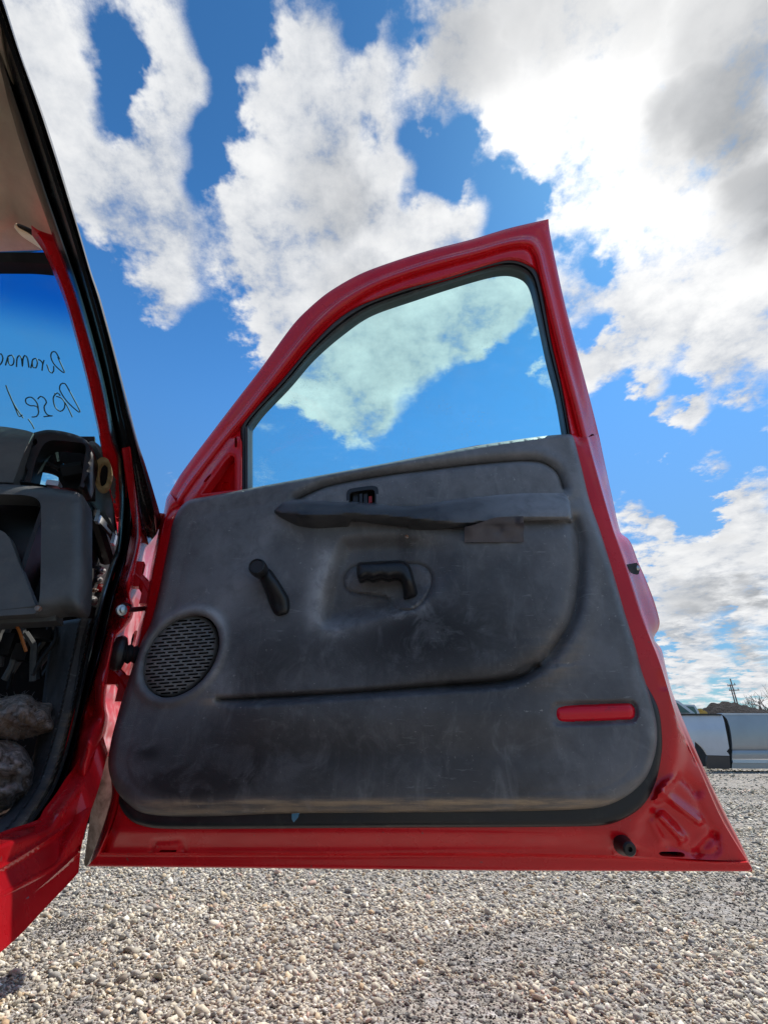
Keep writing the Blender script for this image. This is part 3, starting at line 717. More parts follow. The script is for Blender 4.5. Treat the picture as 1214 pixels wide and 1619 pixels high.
# bare trees
mat('bark', (.12, .085, .065), .9, build=b_grain((.16, .12, .095), (.09, .065, .05), .85, 1, .5, .1))
def bare_tree(seed, x, y, h, lab):
    r = np.random.default_rng(seed); e = empty('bare_tree', (x, y, 0), lab, 'tree', 'bare trees behind the mound')
    trunkp, br = [], []
    def grow(p, d, L, rad, lev):
        n = 4; pts = [p]
        for i in range(n):
            d = d+r.normal(0, .13, 3)+np.array([0, 0, .05]); d /= np.linalg.norm(d); pts.append(pts[-1]+d*L/n)
        (trunkp if lev == 0 else br).append(tube(pts, np.linspace(rad, rad*.55, n+1), 6 if lev < 2 else 3, caps=False))
        if lev < 4:
            for i in range(4 if lev < 2 else 3):
                t = r.integers(1 if lev else 2, n+1); nd = d+r.normal(0, .62, 3); nd[2] = abs(nd[2])*.7+.25; nd /= np.linalg.norm(nd)
                grow(pts[t], nd, L*r.uniform(.55, .78), max(rad*.5, .03), lev+1)
    grow(np.array([x, y, -.05]), np.array([0, 0, 1.]), h*.34, h*.022, 0)
    v, f = join(trunkp); mesh('trunk', v, f, 'bark', e); v, f = join(br); mesh('crown', v, f, 'bark', e)
tl = ['bare leafless tree at the left end of the row behind the mound', 'bare leafless tree with a low wide crown behind the mound, second from the left', 'tallest bare leafless tree in the row behind the mound', 'bare leafless tree at the right end of the row behind the mound']
for i, (tx, th) in enumerate([(1182, 9.5), (1196, 12.0), (1208, 14.5), (1222, 14.0)]):
    w = P_Y(95.)(np.array([float(tx)]), np.array([1150.]))[0]; bare_tree(40+i, w[0], w[1]+(i % 2)*2, th, tl[i])

# ------------------------------------------------------------------ the red truck
t0 = HL - OW*0.9 - FW*0.2; t0[2] = 0
truck = empty('red_pickup', t0, 'faded red pickup cab with its front door swung open and gutted dashboard', 'pickup')

# outlines of the door -------------------------------------------------
SIL = cr([(138,1370,1),(157,1325),(170,1285),(177,1255),(176,1215),(186,1140),(199,1085),(207,1052),(219,992),(229,953),(241,886),(250,845),(255.5,825),(260,807),(263.6,789),(269,778.6),(288,747),(339.7,678),(368.7,640),(409.4,587),(463.8,513),(493.4,483),(523,459.5),(567.6,434),(617,415),(681,395),(745.5,378.4),(804.8,360.6),(866.6,346.3,1),(868,362),(874,394),(891,473),(908.6,542.5),(928.4,616.7),(945.7,686),(953,720),(967,785),(980,841),(991.8,851.5),(998,861),(1008.5,889),(1017.7,910),(1033,949),(1042,982),(1040,995),(1033,1010),(1045,1027),(1053,1060),(1062,1094),(1080,1140),(1114,1219),(1148,1290),(1170,1333),(1189,1374,1),(1188,1378,1),(780,1376.5,1)], sub=6)
GL = cr([(398.5,773,1),(398.5,676,1),(417,651),(459,607),(498,562),(543,523),(587,493),(656.5,468),(731,444),(780,431),(807,429),(827,436),(838,451),(847,488),(864,567),(879,626.5),(890,688,1),(755,704,1),(607,733,1)], sub=6)
SEAL = cr([(379,778,1),(380,672,1),(390,659),(439,607),(493,542.5),(533,503),(572.5,478),(637,453.5),(706,435),(770,415),(805,406.6),(829.5,411.5),(847,426),(857,458.5),(871.5,537.6),(889,612),(904,690,1),(904,700,1),(755,716,1),(607,745,1)], sub=6)
TRIM = cr([(302.5,789.5),(330,784.5),(370,777),(397.7,771.5),(607,733),(755,704.6),(854,690),(901,686.7),(907,694),(918,736),(932,793),(949,842),(970,910),(988,972),(1003.5,1021),(1013,1058),(1027,1101),(1036.5,1140),(1038,1172),(1032,1203),(1019.5,1231),(998,1253),(973,1268),(944.5,1277),(880,1281),(780,1283),(600,1285),(458,1286),(326.5,1291),(255,1290),(222,1284),(203,1271),(187,1254),(176,1232),(171.5,1205),(176,1172),(184,1140),(194,1104),(204,1074),(214,1042),(226,1010),(238.6,985),(248.5,948),(258,903.5),(268,854),(273,829),(280.6,810),(290,797)], sub=6)
DSEAL = cr([(1020,1080,1),(1040,1120),(1046,1165),(1045,1194),(1037,1233),(1019.5,1269),(994.5,1290),(959,1304),(900,1307),(780,1308),(560,1309),(300,1311),(242,1309),(211,1300),(194,1282),(188,1262),(200,1230,1),(500,1200,1),(900,1200,1)], sub=5)
# ridge where the inner face folds back to the outer skin
L1R = cr([(800,372),(846,368),(857,395),(872,452),(897,560),(918,640),(937,715),(954,785),(970,840),(988,894),(1011,969),(1029,1014),(1043,1050),(1058,1092),(1067,1130),(1069,1160),(1066,1200),(1072,1240)], False, 4)
TOPC = cr([(276,800),(300,762),(350,696),(392,640),(430,592),(480,530),(512,496),(545,470),(590,446),(640,427),(700,410),(760,393),(800,384),(838,380),(852,396),(868,455),(893,560),(914,640)], False, 5)
TOPD = cr([(285,800),(310,766),(358,700),(400,645),(438,598),(488,536),(520,500),(553,476),(597,453),(645,435),(703,418),(763,401),(803,393),(832,391),(846,404),(862,462),(886,560),(908,640),(926,712)], False, 5)
HEM = cr([(150,1348),(223,1348.5),(500,1348.5),(780,1348.5),(973,1354),(1080,1360),(1130,1363),(1186,1368)], False, 3)
HEMR = cr([(1046,1040),(1052,1075),(1073,1147),(1109,1226),(1141,1297),(1186,1366)], False, 3)
LEFTR = cr([(160,1340),(185,1290),(192,1262)], False, 4)

# outer skin of the door, 11 cm behind its inner face
skin = sheet('door', 'red_paint', truck, SIL, P_door, -.105, [GL], 26.0, thick=.004)
skin['label'] = 'open red front door seen from its inner side'
TRI = cr([(319,781,1),(340,752),(357,728),(365,721),(371,724),(371.5,775,1)], sub=4)
SLOT1 = cr([(371.3,692),(373,690.5),(374.8,692),(375,706),(373,708),(371.3,706)], sub=3)
SLOT2 = cr([(322,763),(323,760),(331,750.5),(334.5,749),(334,752),(326,762)], sub=3)
DR1 = cr([(1041,1349),(1046,1346.5),(1074,1347),(1081.5,1350),(1081,1354.5),(1074,1355),(1046,1353.5)], sub=3)
DR2 = [(253.5,1344),(279,1344),(279,1347.5),(251.5,1347.5)]
iA = int(np.argmin(np.hypot(SIL[:, 0]-269, SIL[:, 1]-778.6))); iB = int(np.argmin(np.hypot(SIL[:, 0]-866.6, SIL[:, 1]-346.3)))
iC = int(np.argmin(np.hypot(SIL[:, 0]-1189, SIL[:, 1]-1374))); iM = int(np.argmin(np.hypot(SIL[:, 0]-945.7, SIL[:, 1]-686)))
S_left, S_top, S_right, S_bot = SIL[:iA+1], SIL[iA:iB+1], SIL[iB:iC+1], np.vstack([SIL[iC:], SIL[:1]])
S_frame = SIL[iA:iM+4]
T_A = cr([(272,790),(293,752),(344,686),(374,649),(416,594),(470,524),(499,493),(530,467),(575,441),(624,422),(686,402),(750,385),(806,368),(851,360),(862,372),(870,404),(888,484),(906,560),(925,630),(937,686)], False, 5)
T_C = cr([(276,798),(300,760),(352,693),(384,655),(427,600),(481,531),(508,502),(540,475),(583,450),(630,431),(690,412),(752,396),(806,381),(838,379),(852,394),(862,432),(880,505),(898,580),(914,640),(927,692)], False, 5)
T_D = cr([(283,800),(308,765),(359,698),(391,660),(434,606),(487,539),(515,510),(547,484),(589,458),(636,439),(694,421),(754,405),(803,391),(832,389),(845,402),(854,438),(871,510),(889,584),(905,645),(917,694)], False, 5)
L_R = cr([(927,692),(937,728),(954,788),(970,842),(988,895),(1011,969.5),(1029,1014),(1043,1050),(1055,1088),(1063,1117),(1073,1147),(1109,1226),(1141,1297),(1180,1361)], False, 4)
cLR = np.interp(L_R[:, 1], [680,720,1060,1117,1200,1400], [-.018,-.004,0,-.014,-.050,-.058])
L_B = cr([(1180,1361),(1130,1360),(1080,1357.5),(973,1352.5),(780,1348.5),(500,1348.5),(223,1348.5),(160,1348)], False, 4)
L_L = cr([(160,1348),(172,1322),(184,1290),(190,1258),(187,1215),(193,1145),(205,1088),(213,1055),(225,995),(234,958),(246,892),(256,848),(263,822),(272,806),(283,800)], False, 4)
# window frame: flange, two beads; its rear foot drops to meet the latch side
def er(a, b): return np.concatenate([np.full(34, a), np.linspace(a, b, 6)])
ribbon('window_frame', 'red_paint', skin, [(S_frame, er(-.066, -.101)), (lerp(S_frame, T_A, .3), er(-.058, -.094)), (T_A, er(-.050, -.066)), (lerp(T_A, T_C, .65), er(-.044, -.036)), (T_C, -.022), (lerp(T_C, T_D, .45), -.019), (lerp(T_C, T_D, .8), -.024), (T_D, -.020)], P_door, 150, 3, angle=50)
ribbon('latch_face', 'red_paint', skin, [(L_R, cLR), (lerp(L_R, SIL[iM:iC+1], .10), cLR-.006), (lerp(L_R, SIL[iM:iC+1], .22), np.minimum(cLR-.024, -.03)), (lerp(L_R, SIL[iM:iC+1], .7), np.minimum(cLR-.03, -.070)), (lerp(L_R, SIL[iM:iC+1], .93), np.minimum(cLR-.034, -.096)), (SIL[iM:iC+1], -.101)], P_door, 170, 3, angle=50)
ribbon('bottom_hem', 'red_paint', skin, [(L_B, [-.058, -.030, -.028, -.028, -.028]), (lerp(L_B, S_bot, .16), -.044), (lerp(L_B, S_bot, .30), -.050), (lerp(L_B, S_bot, .9), -.052), (S_bot, -.060)], P_door, 120, 3, angle=50)
ribbon('hinge_face', 'red_paint', skin, [(L_L, [-.028, -.02, -.006, -.006, -.006, -.006, -.01, -.02]), (lerp(L_L, S_left, .35), -.016), (lerp(L_L, S_left, .8), -.042), (S_left, -.07)], P_door, 120, 3, angle=50)
FACE = np.vstack([T_D[:-1], L_R[:-1], L_B[:-1], L_L[:-1]])
RID = cr([(1060,1110),(1067,1135),(1069,1160),(1066,1200),(1056,1232)], False, 3)
EMB = cr([(1070,1226),(1094,1245),(1108,1280),(1128,1318),(1134,1342),(1124,1350),(1092,1347),(1060,1337)], False, 4)
WRK = [(1046,1252,1104,1298,.012,7),(1044,1290,1078,1325,.013,7),(1050,1240,1068,1226,.008,4.5),(1044,1248,1060,1237,.008,3.5),(1040,1256,1055,1245,.007,3.5),(1034,1265,1050,1255,.006,3.5),(1078,1228,1100,1250,-.006,9),(1030,1300,1045,1330,.005,6),(1128,1320,1100,1350,-.006,8)]
def c_shell(x, y):
    c = np.zeros_like(x)
    # towards the window frame
    c = c-.020*np.exp(-(pdist(x, y, T_D)/7)**2)*(y < 800)-.012*(y < 690)
    # hem at the foot, the face kicks back gently
    hb = pdist(x, y, L_B); c = np.where(y > 1290, c-.028*(1-sst(0, 42, hb)), c)
    # corner web, right
    dl = pdist(x, y, L_R); cl = np.interp(y, L_R[:, 1], cLR)
    web = sst(-4, 26, x-np.interp(y, [1100,1135,1160,1200,1232,1262,1300,1360], [1056,1062,1065,1062,1050,1034,1000,985]))*sst(1095, 1130, y)
    t = dl/(dl+pdist(x, y, cr([(1067,1130),(1066,1200),(1040,1255),(1000,1300),(990,1350)], False, 3))+1e-6)
    cw = cl*(1-t)+t*-.010
    c = c*(1-web)+np.minimum(cw, c)*web
    for (x0, y0, x1, y1, a, r) in WRK: c = c+1.5*a*np.exp(-(pdist(x, y, [(x0, y0), (x1, y1)])/r)**2)
    c = c-.006*np.exp(-(pdist(x, y, EMB)/5)**2)
    c = c-.004*np.exp(-(pdist(x, y, [(241,1347),(244,1330),(288,1328),(291,1347)])/3.0)**2)
    c = c+.010*np.exp(-(np.hypot(x-984, y-1340)/13)**2)-.006*np.exp(-((np.hypot(x-985, y-1341)-18)/4)**2)*(y > 1340)
    gus = pdist(x, y, TRI, True); c = c+.004*np.exp(-((gus-5)/4)**2)*(x < 378)*(y < 790)
    lx = pdist(x, y, L_L); c = np.where(x < 300, c-np.interp(y, [800, 850, 1290, 1348], [.02, .006, .006, .022])*np.exp(-(lx/6)**2), c)
    c = c-.03*sst(20, 60, sdf(x, y, TRIM))*sst(770, 800, y)
    rx = (dl < 30) & (y < 1090); c = np.where(rx, c+(cl-c)*np.exp(-(dl/8)**2), c)
    return c
feats = [RID, EMB]+[np.array([(x0+(x1-x0)*t, y0+(y1-y0)*t) for t in np.linspace(0, 1, 8)]) for (x0, y0, x1, y1, _, _) in WRK[:6]]
shell = sheet('inner_shell', 'red_paint', skin, FACE, P_door, c_shell, [SEAL, TRI, SLOT1, SLOT2, DR1, DR2], 4.0, thick=.03, angle=60, feats=feats)
sheet('drain_floor', 'dark_void', skin, cr([(1030,1340,1),(1095,1340,1),(1095,1362,1),(1030,1362,1)], sub=2), P_door, -.062, [], 20.0, thick=.003)
# recess behind the triangular gusset with its round hole
sheet('gusset_recess', 'red_paint', skin, cr([(312,786,1),(362,714,1),(380,716,1),(380,782,1)], sub=2), P_door, lambda x, y: -.055+.0004*(x-340), [ell(357.4,769,7,7.5,18)], 6.0, thick=.003)
# dark rubber behind the trim and round the glass
sheet('door_seal', 'black_rubber', skin, DSEAL, P_door, lambda x, y: .004+.010*edge(pdist(x, y, DSEAL, True), 10), [], 3.0, thick=.02)
SIN = cr([(396.5,776,1),(396.5,675,1),(415,650),(457,606),(496,561),(541.5,521.5),(586,491.5),(656,466.5),(730,442.5),(780,429),(807,427),(828.5,434.5),(839.5,450),(849,488),(866,567),(881,626.5),(892,690,1),(892,702,1),(755,714,1),(607,742,1)], sub=6)
ribbon('window_seal', 'grey_rubber', skin, [(SEAL, -.034), (lerp(SEAL, SIN, .18), -.022), (lerp(SEAL, SIN, .42), -.022), (lerp(SEAL, SIN, .52), -.032), (lerp(SEAL, SIN, .62), -.026), (lerp(SEAL, SIN, .85), -.034), (SIN, -.044)], P_door, 260, 2, closed=False, angle=60)
sheet('window_glass', 'door_glass', skin, cr([(394,800,1),(392,672,1),(410,648),(452,604),(492,558),(538,518),(584,488),(655,463),(729,439),(780,426),(808,424),(832,432),(843,448),(853,488),(869,567),(885,626),(897,700,1),(897,730,1),(755,735,1),(607,770,1)], sub=5), P_door, -.046, [], 30.0, thick=.004)
sheet('glass_edge', 'grey_rubber', skin, cr([(388,776,1),(388,676,1),(392,673,1),(392,776,1)], sub=2), P_door, -.008, [], 8.0, thick=.012)

# door trim with its relief ------------------------------------------------
GROOVE = cr([(470,790),(518,769),(610.6,751.7),(680,743),(749,734.6),(818,729),(850,730),(868,737),(882,750),(890,772)], False, 5)
PAD = np.vstack([GROOVE, [(890,800),(470,800)]])
PKT = cr([(905,826),(913,850),(915.5,884.5),(913,930),(903,977),(880,1018),(856,1047),(834,1054),(804,1069),(749,1078),(660,1084),(564.5,1090),(470,1095),(380,1101),(350,1103),(332,1110)], False, 5)
SLIT = cr([(336,1108),(352,1102.5),(380,1101),(470,1095.5),(564.5,1090.5),(660,1084.5),(749,1078.5),(804,1069.5),(834,1054.5),(857,1049.5),(855,1056),(823,1074),(786,1082.5),(703,1087.5),(564,1098),(470,1104.5),(380,1110.5),(350,1111)], sub=4)
SLIT_C = cr([(345,1106),(372,1105.5),(470,1100),(564,1094.5),(703,1083.5),(786,1077.5),(823,1070),(850,1053.5)], False, 4)
INNER = np.vstack([cr([(380,800),(430,822),(905,826)], False, 2), PKT, cr([(330,1110),(300,960),(340,850)], False, 3)])
SCOOP = cr([(541,846),(524,872),(514,898),(504,932),(497.6,965),(503,992),(520,999),(545,996),(601,981),(640,969),(690,945),(730,915),(745,880),(735,850),(650,840)], sub=5)
SPK = np.array([(285+62*math.cos(t), 1037-66*math.sin(t+.357)) for t in np.arange(72)*2*math.pi/72])
SPK2 = np.array([(285+60*math.cos(t), 1037-64*math.sin(t+.357)) for t in np.arange(60)*2*math.pi/60])
SWITCH = cr([(551,780,1),(555,776),(585,771),(594,773),(595,778),(594.5,800,1),(551,800,1)], sub=3)
REFL = cr([(873.7,1126),(876,1118),(882,1114),(990,1110.5),(998,1112),(1003.5,1119),(1004.5,1129),(1002,1136),(995,1139),(887,1143.5),(880,1141),(875,1134)], sub=4)
RX = cr([(872,1126),(875,1116),(881,1112),(990,1108.5),(1000,1110),(1006,1118),(1007,1130),(1004,1138),(996,1141.5),(887,1146),(878,1143.5),(873,1135)], sub=4)
BEZ = cr([(565,895),(552,901),(544,915),(545.5,928),(556,936),(584,940),(606,943),(616,950),(623,960),(637,965),(654,963),(668,951.6),(679,932),(682,915),(679,904),(671,896),(660,892),(640,892),(600,893)], sub=5)
def c_trim(x, y):
    d = pdist(x, y, TRIM, True)
    er = 13.+13.*sst(1225, 1250, y)-8.*(1-sst(780, 830, y))*(x < 900)
    c = .014+.026*edge(d, er)-.0*x
    c += .004*edge(d-30, 60)
    dg = pdist(x, y, GROOVE); gs = np.where(inside(x, y, PAD), dg, -dg); c -= .020*np.where(gs < 0, np.exp(gs/8.0), np.exp(-(np.maximum(gs, 0)/2.2)**2))*(1-sst(790, 812, y))
    ip = sst(-4, 4, np.where(inside(x, y, PAD), dg, -dg)); c += ip*(.005*edge(dg, 18)-.003)+(1-ip)*.007*np.exp(-((dg-14)/10)**2)*(1-sst(780, 815, y))
    dp = pdist(x, y, PKT[:60] if len(PKT) > 60 else PKT); ii = inside(x, y, INNER)
    cvx = np.where(ii, .012*edge(pdist(x, y, INNER, True), 30), 0)
    wr = sst(560, 760, x)
    c += 1.5*cvx*wr
    c -= .016*np.exp(-(dp/9)**2)*sst(820, 880, x)
    c += np.where(~ii, .006*np.exp(-((dp-22)/14)**2)*sst(800, 880, x), 0)
    # ledge and slit
    ds = pdist(x, y, SLIT_C); c -= .020*np.exp(-(ds/3.6)**2)
    lowp = (y > np.interp(x, [330,380,564,703,786,823,857,1000], [1111,1110.5,1098,1087.5,1082.5,1074,1056,1040]))
    c += .014*sst(1, 9, np.where(lowp, pdist(x, y, SLIT, True), 0))*sst(330, 420, x)*(1-sst(840, 930, x))*(1-sst(1120, 1200, y))
    # scoop behind the handle
    sc = sdf(x, y, SCOOP); fade = 1-sst(600, 735, x)
    c -= .032*sst(0, 30, sc)*np.maximum(fade, .0)
    # raised ring at the speaker
    de = np.abs(np.sqrt(((x-285)/62)**2+((1037-y)/66+.0)**2-2*.35*((x-285)/62)*((1037-y)/66))/math.sqrt(1-.35**2)-1)*62
    c += .007*np.exp(-((de-7)/7)**2)
    c += .010*np.exp(-((x-420)/80)**2-((y-1010)/120)**2)
    c -= .006*np.exp(-(pdist(x, y, BEZ, True)/2.4)**2)
    # wells for the lens and the switch
    c -= .010*sst(-3, 2, sdf(x, y, RX))
    c += .0016*vnoise(x, y, .012, 21)+.0006*vnoise(x, y, .05, 22)
    return c
def d_trim(x, y):
    r = np.zeros((len(x), 3), np.float32)
    d = pdist(x, y, TRIM, True)
    lip = (.55+.6*np.exp(-((y-1268)/5)**2))*sst(1255, 1268, y)*(1-sst(1284, 1292, y))*sst(195, 260, x)*(1-.65*sst(880, 990, x))
    de = np.sqrt(np.maximum(((x-285)/62)**2+((1037-y)/66)**2-2*.35*((x-285)/62)*((1037-y)/66), 0))/math.sqrt(1-.35**2)
    ring = np.exp(-((de-1.13)/.10)**2)*(sst(1010, 960, y)*.8+.9*sst(300, 345, x)*.8)
    r[:, 0] = np.clip(.85*lip+.45*np.exp(-(np.hypot(x-335, (y-1108)*1.5)/18)**2)+.25*np.exp(-(np.hypot(x-880, y-1040)/45)**2), 0, 1)
    sc = pdist(x, y, SCOOP, True)
    low = np.exp(-(pdist(x, y, cr([(516,880),(503,940),(505,985),(540,990),(600,976),(660,955)], False, 4))/17)**2)  # scoop bevel painted paler, as if catching the sky
    r[:, 1] = np.clip(0.7*ring+1.0*low+.45*np.exp(-(np.hypot((x-350), (y-1085)*.8)/26)**2)+.22*np.exp(-(np.hypot(x-350, y-850)/70)**2)+.30*np.exp(-(pdist(x, y, [(430,835),(350,960)])/22)**2)+.30*np.exp(-(pdist(x, y, [(1000,1060),(1030,1160)])/8)**2)+.22*(1-sst(760, 860, y))+.16*np.exp(-(np.hypot((x-960)/80, (y-930)/160))**2), 0, 1)  # grey dust, the bevel highlight, and sky reflection painted on the upper trim
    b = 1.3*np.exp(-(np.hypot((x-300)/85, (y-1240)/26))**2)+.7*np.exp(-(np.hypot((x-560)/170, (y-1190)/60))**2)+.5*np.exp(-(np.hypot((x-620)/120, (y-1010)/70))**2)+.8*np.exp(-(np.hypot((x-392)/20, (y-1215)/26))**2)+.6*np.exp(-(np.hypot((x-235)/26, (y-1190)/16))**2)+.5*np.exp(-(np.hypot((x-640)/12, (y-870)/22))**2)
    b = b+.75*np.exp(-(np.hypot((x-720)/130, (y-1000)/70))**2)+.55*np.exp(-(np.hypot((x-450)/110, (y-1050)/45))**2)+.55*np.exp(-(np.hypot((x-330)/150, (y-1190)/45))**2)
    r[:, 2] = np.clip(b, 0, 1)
    return r
def offl(L, d):
    L = resample(L, 90); t = np.gradient(L, axis=0); t /= np.linalg.norm(t, axis=1, keepdims=True)+1e-9; return L+np.stack([-t[:, 1], t[:, 0]], 1)*d
P_R = PKT[:int(len(PKT)*.45)]
LOW = cr([(372,1113),(470,1107),(564,1100.5),(703,1090),(786,1085),(823,1076)], False, 4)
TF = [resample(GROOVE, 110)]+[offl(GROOVE, d) for d in (-12, -9, -6, -3, -1.5, 1.5, 3, 6)]+[resample(P_R, 90)]+[offl(P_R, d) for d in (-14, -10.5, -7, -3.5, 3.5, 7, 10.5, 14)]+[resample(LOW, 110)]+[offl(SLIT_C, d) for d in (-2.6, 0, 2.6)]+[np.vstack([BEZ, BEZ[:1]])]
trim = sheet('door_trim', 'trim_plastic', skin, TRIM, P_door, c_trim, [SPK, SWITCH], 3.4, thick=.016, dust_light=d_trim, angle=70, closed=False, feats=TF)

# speaker grille with its slots
slots = []
row = 0; yy = 966.
while yy < 1108:
    off = (row*7.4) % 20.2
    xx = 205+off
    while xx < 365:
        cx_, cy_ = xx, yy-(xx-285)*.075
        q = np.array([(cx_-8.8, cy_+.65), (cx_-7.4, cy_-1.05), (cx_+7.4, cy_-2.2), (cx_+8.8, cy_-1.0), (cx_+8.2, cy_+.6), (cx_-7.6, cy_+1.8)])
        if (sdf(q[:, 0], q[:, 1], SPK2) > 1.6).all(): slots.append(q)
        else:       # slots cut short by the rim
            for f0, f1 in ((.25, 1), (0, .75), (.5, 1), (0, .5)):
                xm = q[:, 0].min(); L_ = np.ptp(q[:, 0]); q2 = q.copy(); q2[:, 0] = xm+L_*(f0+(q[:, 0]-xm)/L_*(f1-f0)); q2[:, 1] = q[:, 1]-((q2[:, 0]-q[:, 0])*.075)
                if (sdf(q2[:, 0], q2[:, 1], SPK2) > 1.6).all(): slots.append(q2); break
        xx += 20.2
    row += 1; yy += 5.35
sheet('speaker_grille', 'grille_plastic', skin, SPK2, P_door, lambda x, y: .030+.013*edge(pdist(x, y, SPK2, True), 30), slots, 6.0, thick=.004, angle=40, closed=False)
sheet('speaker_back', 'dark_void', skin, SPK, P_door, lambda x, y: .008+0*x, [], 16.0, thick=.004)

# armrest with pull cup
ARM = cr([(430,808),(436,797),(449,789),(481.5,788),(555,792),(610,796),(657,797),(726,785),(818,775),(878,773),(894,777),(902,790),(905,812),(905,824,1),(869,823),(818,824),(770,829),(735,835),(690,843),(657,852),(645,856.5),(638,854),(641,835,1),(620,834),(590,829),(556,825,1),(554,838),(549,848),(538,849),(500,843.5),(466,834),(440,822)], sub=5)
RIDGE = cr([(430,808),(460,812),(500,815),(555,812),(620,816),(680,822),(735,826),(818,819),(905,818)], False, 4)
def c_arm(x, y):
    d = pdist(x, y, ARM, True)
    top = np.interp(x, [430,449,481,555,657,726,818,905], [806,789,788,792,797,785,775,774])
    rid = np.interp(x, RIDGE[:, 0], RIDGE[:, 1])
    full = np.interp(x, [430,470,560,660,780,905], [.050,.092,.096,.094,.086,.076])
    up = np.clip((y-top)/np.maximum(rid-top, 1), 0, 1)
    c = full*(.50+.50*np.sin(up*math.pi/2))
    below = np.clip((y-rid)/34, 0, 1); c = c-.070*below**1.1*(x < 760)-.014*below
    return np.maximum(c, .03)-.030*(1-edge(d, 7))
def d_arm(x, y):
    r = np.zeros((len(x), 3), np.float32); r[:, 1] = np.clip(.9*sst(640, 900, x)*(y < 828)+.1, 0, 1)+.5*np.exp(-(np.abs(pdist(x, y, cr([(449,789),(481.5,788),(555,792),(657,797),(726,785),(818,775),(878,773)], False, 3))-3)/5)**2); return r  # paler to the right; lit top edge painted as a highlight
sheet('armrest', 'armrest_vinyl', skin, ARM, P_door, c_arm, [], 3.6, thick=.10, dust_light=d_arm, angle=50, closed=False)
# screw in the armrest
cs = P_door(np.array([643.]), np.array([849.]), .055)[0]
v, f = lathe(cs, NW, [(.004, 0), (.004, .004), (.002, .0055)], 10); mesh('screw', v, f, 'rusty_steel', skin)
# strip of black tape peeling at its top left
TAPE = cr([(734,857,1),(734,833,1),(748,830),(768,823),(785,818),(827,816,1),(828,830,1),(827,848,1),(828,856.5,1)], sub=4)
def c_tape(x, y):
    return np.interp(y, [815, 826, 834, 857], [.097, .092, .078, .064])+.006*vnoise(x, y, .08, 31)+.014*np.exp(-(np.hypot(x-742, y-832)/14)**2)
sheet('tape_strip', 'tape', skin, TAPE, P_door, c_tape, [], 4.0, thick=.0012, angle=40)['label'] = 'strip of black tape peeling off the armrest'
# lock switch in its well
well = sheet('lock_switch', 'black_plastic', skin, cr([(548,779),(553,773),(587,768),(596,770),(598,776),(598,806,1),(548,806,1)], sub=4), P_door, .046, [cr([(553,781),(557,778),(584,774),(592,776),(592.5,803,1),(553,803,1)], sub=3)], 4.0, thick=.012)
sheet('switch_well', 'dark_void', well, cr([(549,776,1),(597,770,1),(597,806,1),(549,806,1)], sub=2), P_door, .012, [], 10.0, thick=.003)
for (x0, x1, ct) in [(558, 566, .034), (568, 573, .042), (575, 581, .036)]:
    sheet('rocker_key', 'black_plastic', well, cr([(x0,781,1),(x1,780,1),(x1,805,1),(x0,805,1)], sub=2), P_door, ct, [], 4.0, thick=.02)
sheet('lock_mark', 'red_switch', well, cr([(583,785,1),(588,784,1),(588,794,1),(583,795,1)], sub=2), P_door, .03, [], 4.0, thick=.01)
# red courtesy reflector
def c_ref(x, y):
    d = pdist(x, y, REFL, True); return .030+.016*edge(d, 13)
sheet('reflector', 'red_lens', skin, REFL, P_door, c_ref, [], 3.2, thick=.02, angle=60)
# door pull lever and its bezel
sheet('handle_bezel', 'trim_plastic', skin, BEZ, P_door, lambda x, y: c_trim(x, y)+.0005+.006*np.exp(-(pdist(x, y, BEZ, True)/2.4)**2)*edge(pdist(x, y, BEZ, True), 2.5), [ell(662.5,932,5.5,9,14)], 5.0, thick=.012, angle=40)
sheet('lever_pivot', 'dark_void', skin, ell(662.5,932,8,11,14), P_door, .022, [], 6.0, thick=.004)
LEV = cr([(563.8,896),(567,889.5),(595,887.5),(623,886),(636,886.5),(645,891),(651,901),(655,917),(661,940),(658,944.8),(639,949),(637.5,940),(636.5,922),(633,914),(624,911.5),(614,914),(604,911.5),(596,913),(588,915),(580,912.5),(571,916),(565,913)], sub=5)
sheet('door_handle', 'black_plastic', skin, LEV, P_door, lambda x, y: .058+.022*edge(pdist(x, y, LEV, True), 9)-.03*sst(915, 948, y), [], 3.2, thick=.028, angle=60)
# window crank: arm and knob
CRK = cr([(409.5,912),(415,903),(426,899),(437,913),(449,932),(456.5,946),(459,961),(456,970),(449,973.5),(438,974.5),(431,969),(427,960),(421,940)], sub=5)
crank = sheet('window_crank', 'black_plastic', skin, CRK, P_door, lambda x, y: .050+.016*edge(pdist(x, y, CRK, True), 12)+.022*sst(965, 905, y), [], 3.4, thick=.055, angle=60)
ck = P_door(np.array([414.]), np.array([905.]), .070)[0]
v, f = lathe(ck, NW, [(.012, -.01), (.0150, 0), (.0175, .018), (.0180, .034), (.0160, .040), (.0145, .0405), (.0130, .0375)], 24); mesh('crank_knob', v, f, 'black_plastic', crank)
# rubber stop near the corner
cb = P_door(np.array([983.]), np.array([1335.]), -.008)[0]
v, f = lathe(cb, NW+np.array([0.05, 0, -.1]), [(.016, 0), (.0155, .008), (.012, .018), (.0115, .026), (.009, .029), (.004, .0285), (.0035, .022)], 20); mesh('rubber_stop', v, f, 'black_rubber', skin)
# latch mouth on the rear edge
sheet('latch', 'dark_void', skin, cr([(987,893,1),(1006,889.5,1),(1011,898),(1009,908,1),(993,911,1)], sub=3), P_door, lambda x, y: -.004-.0030*(x-988), [], 5.0, thick=.02)
v, f = lathe(P_door(np.array([1004.]), np.array([900.]), -.07)[0], NW, [(.006, -.02), (.006, .01), (.003, .012)], 12); mesh('latch_pin', v, f, 'steel', skin)
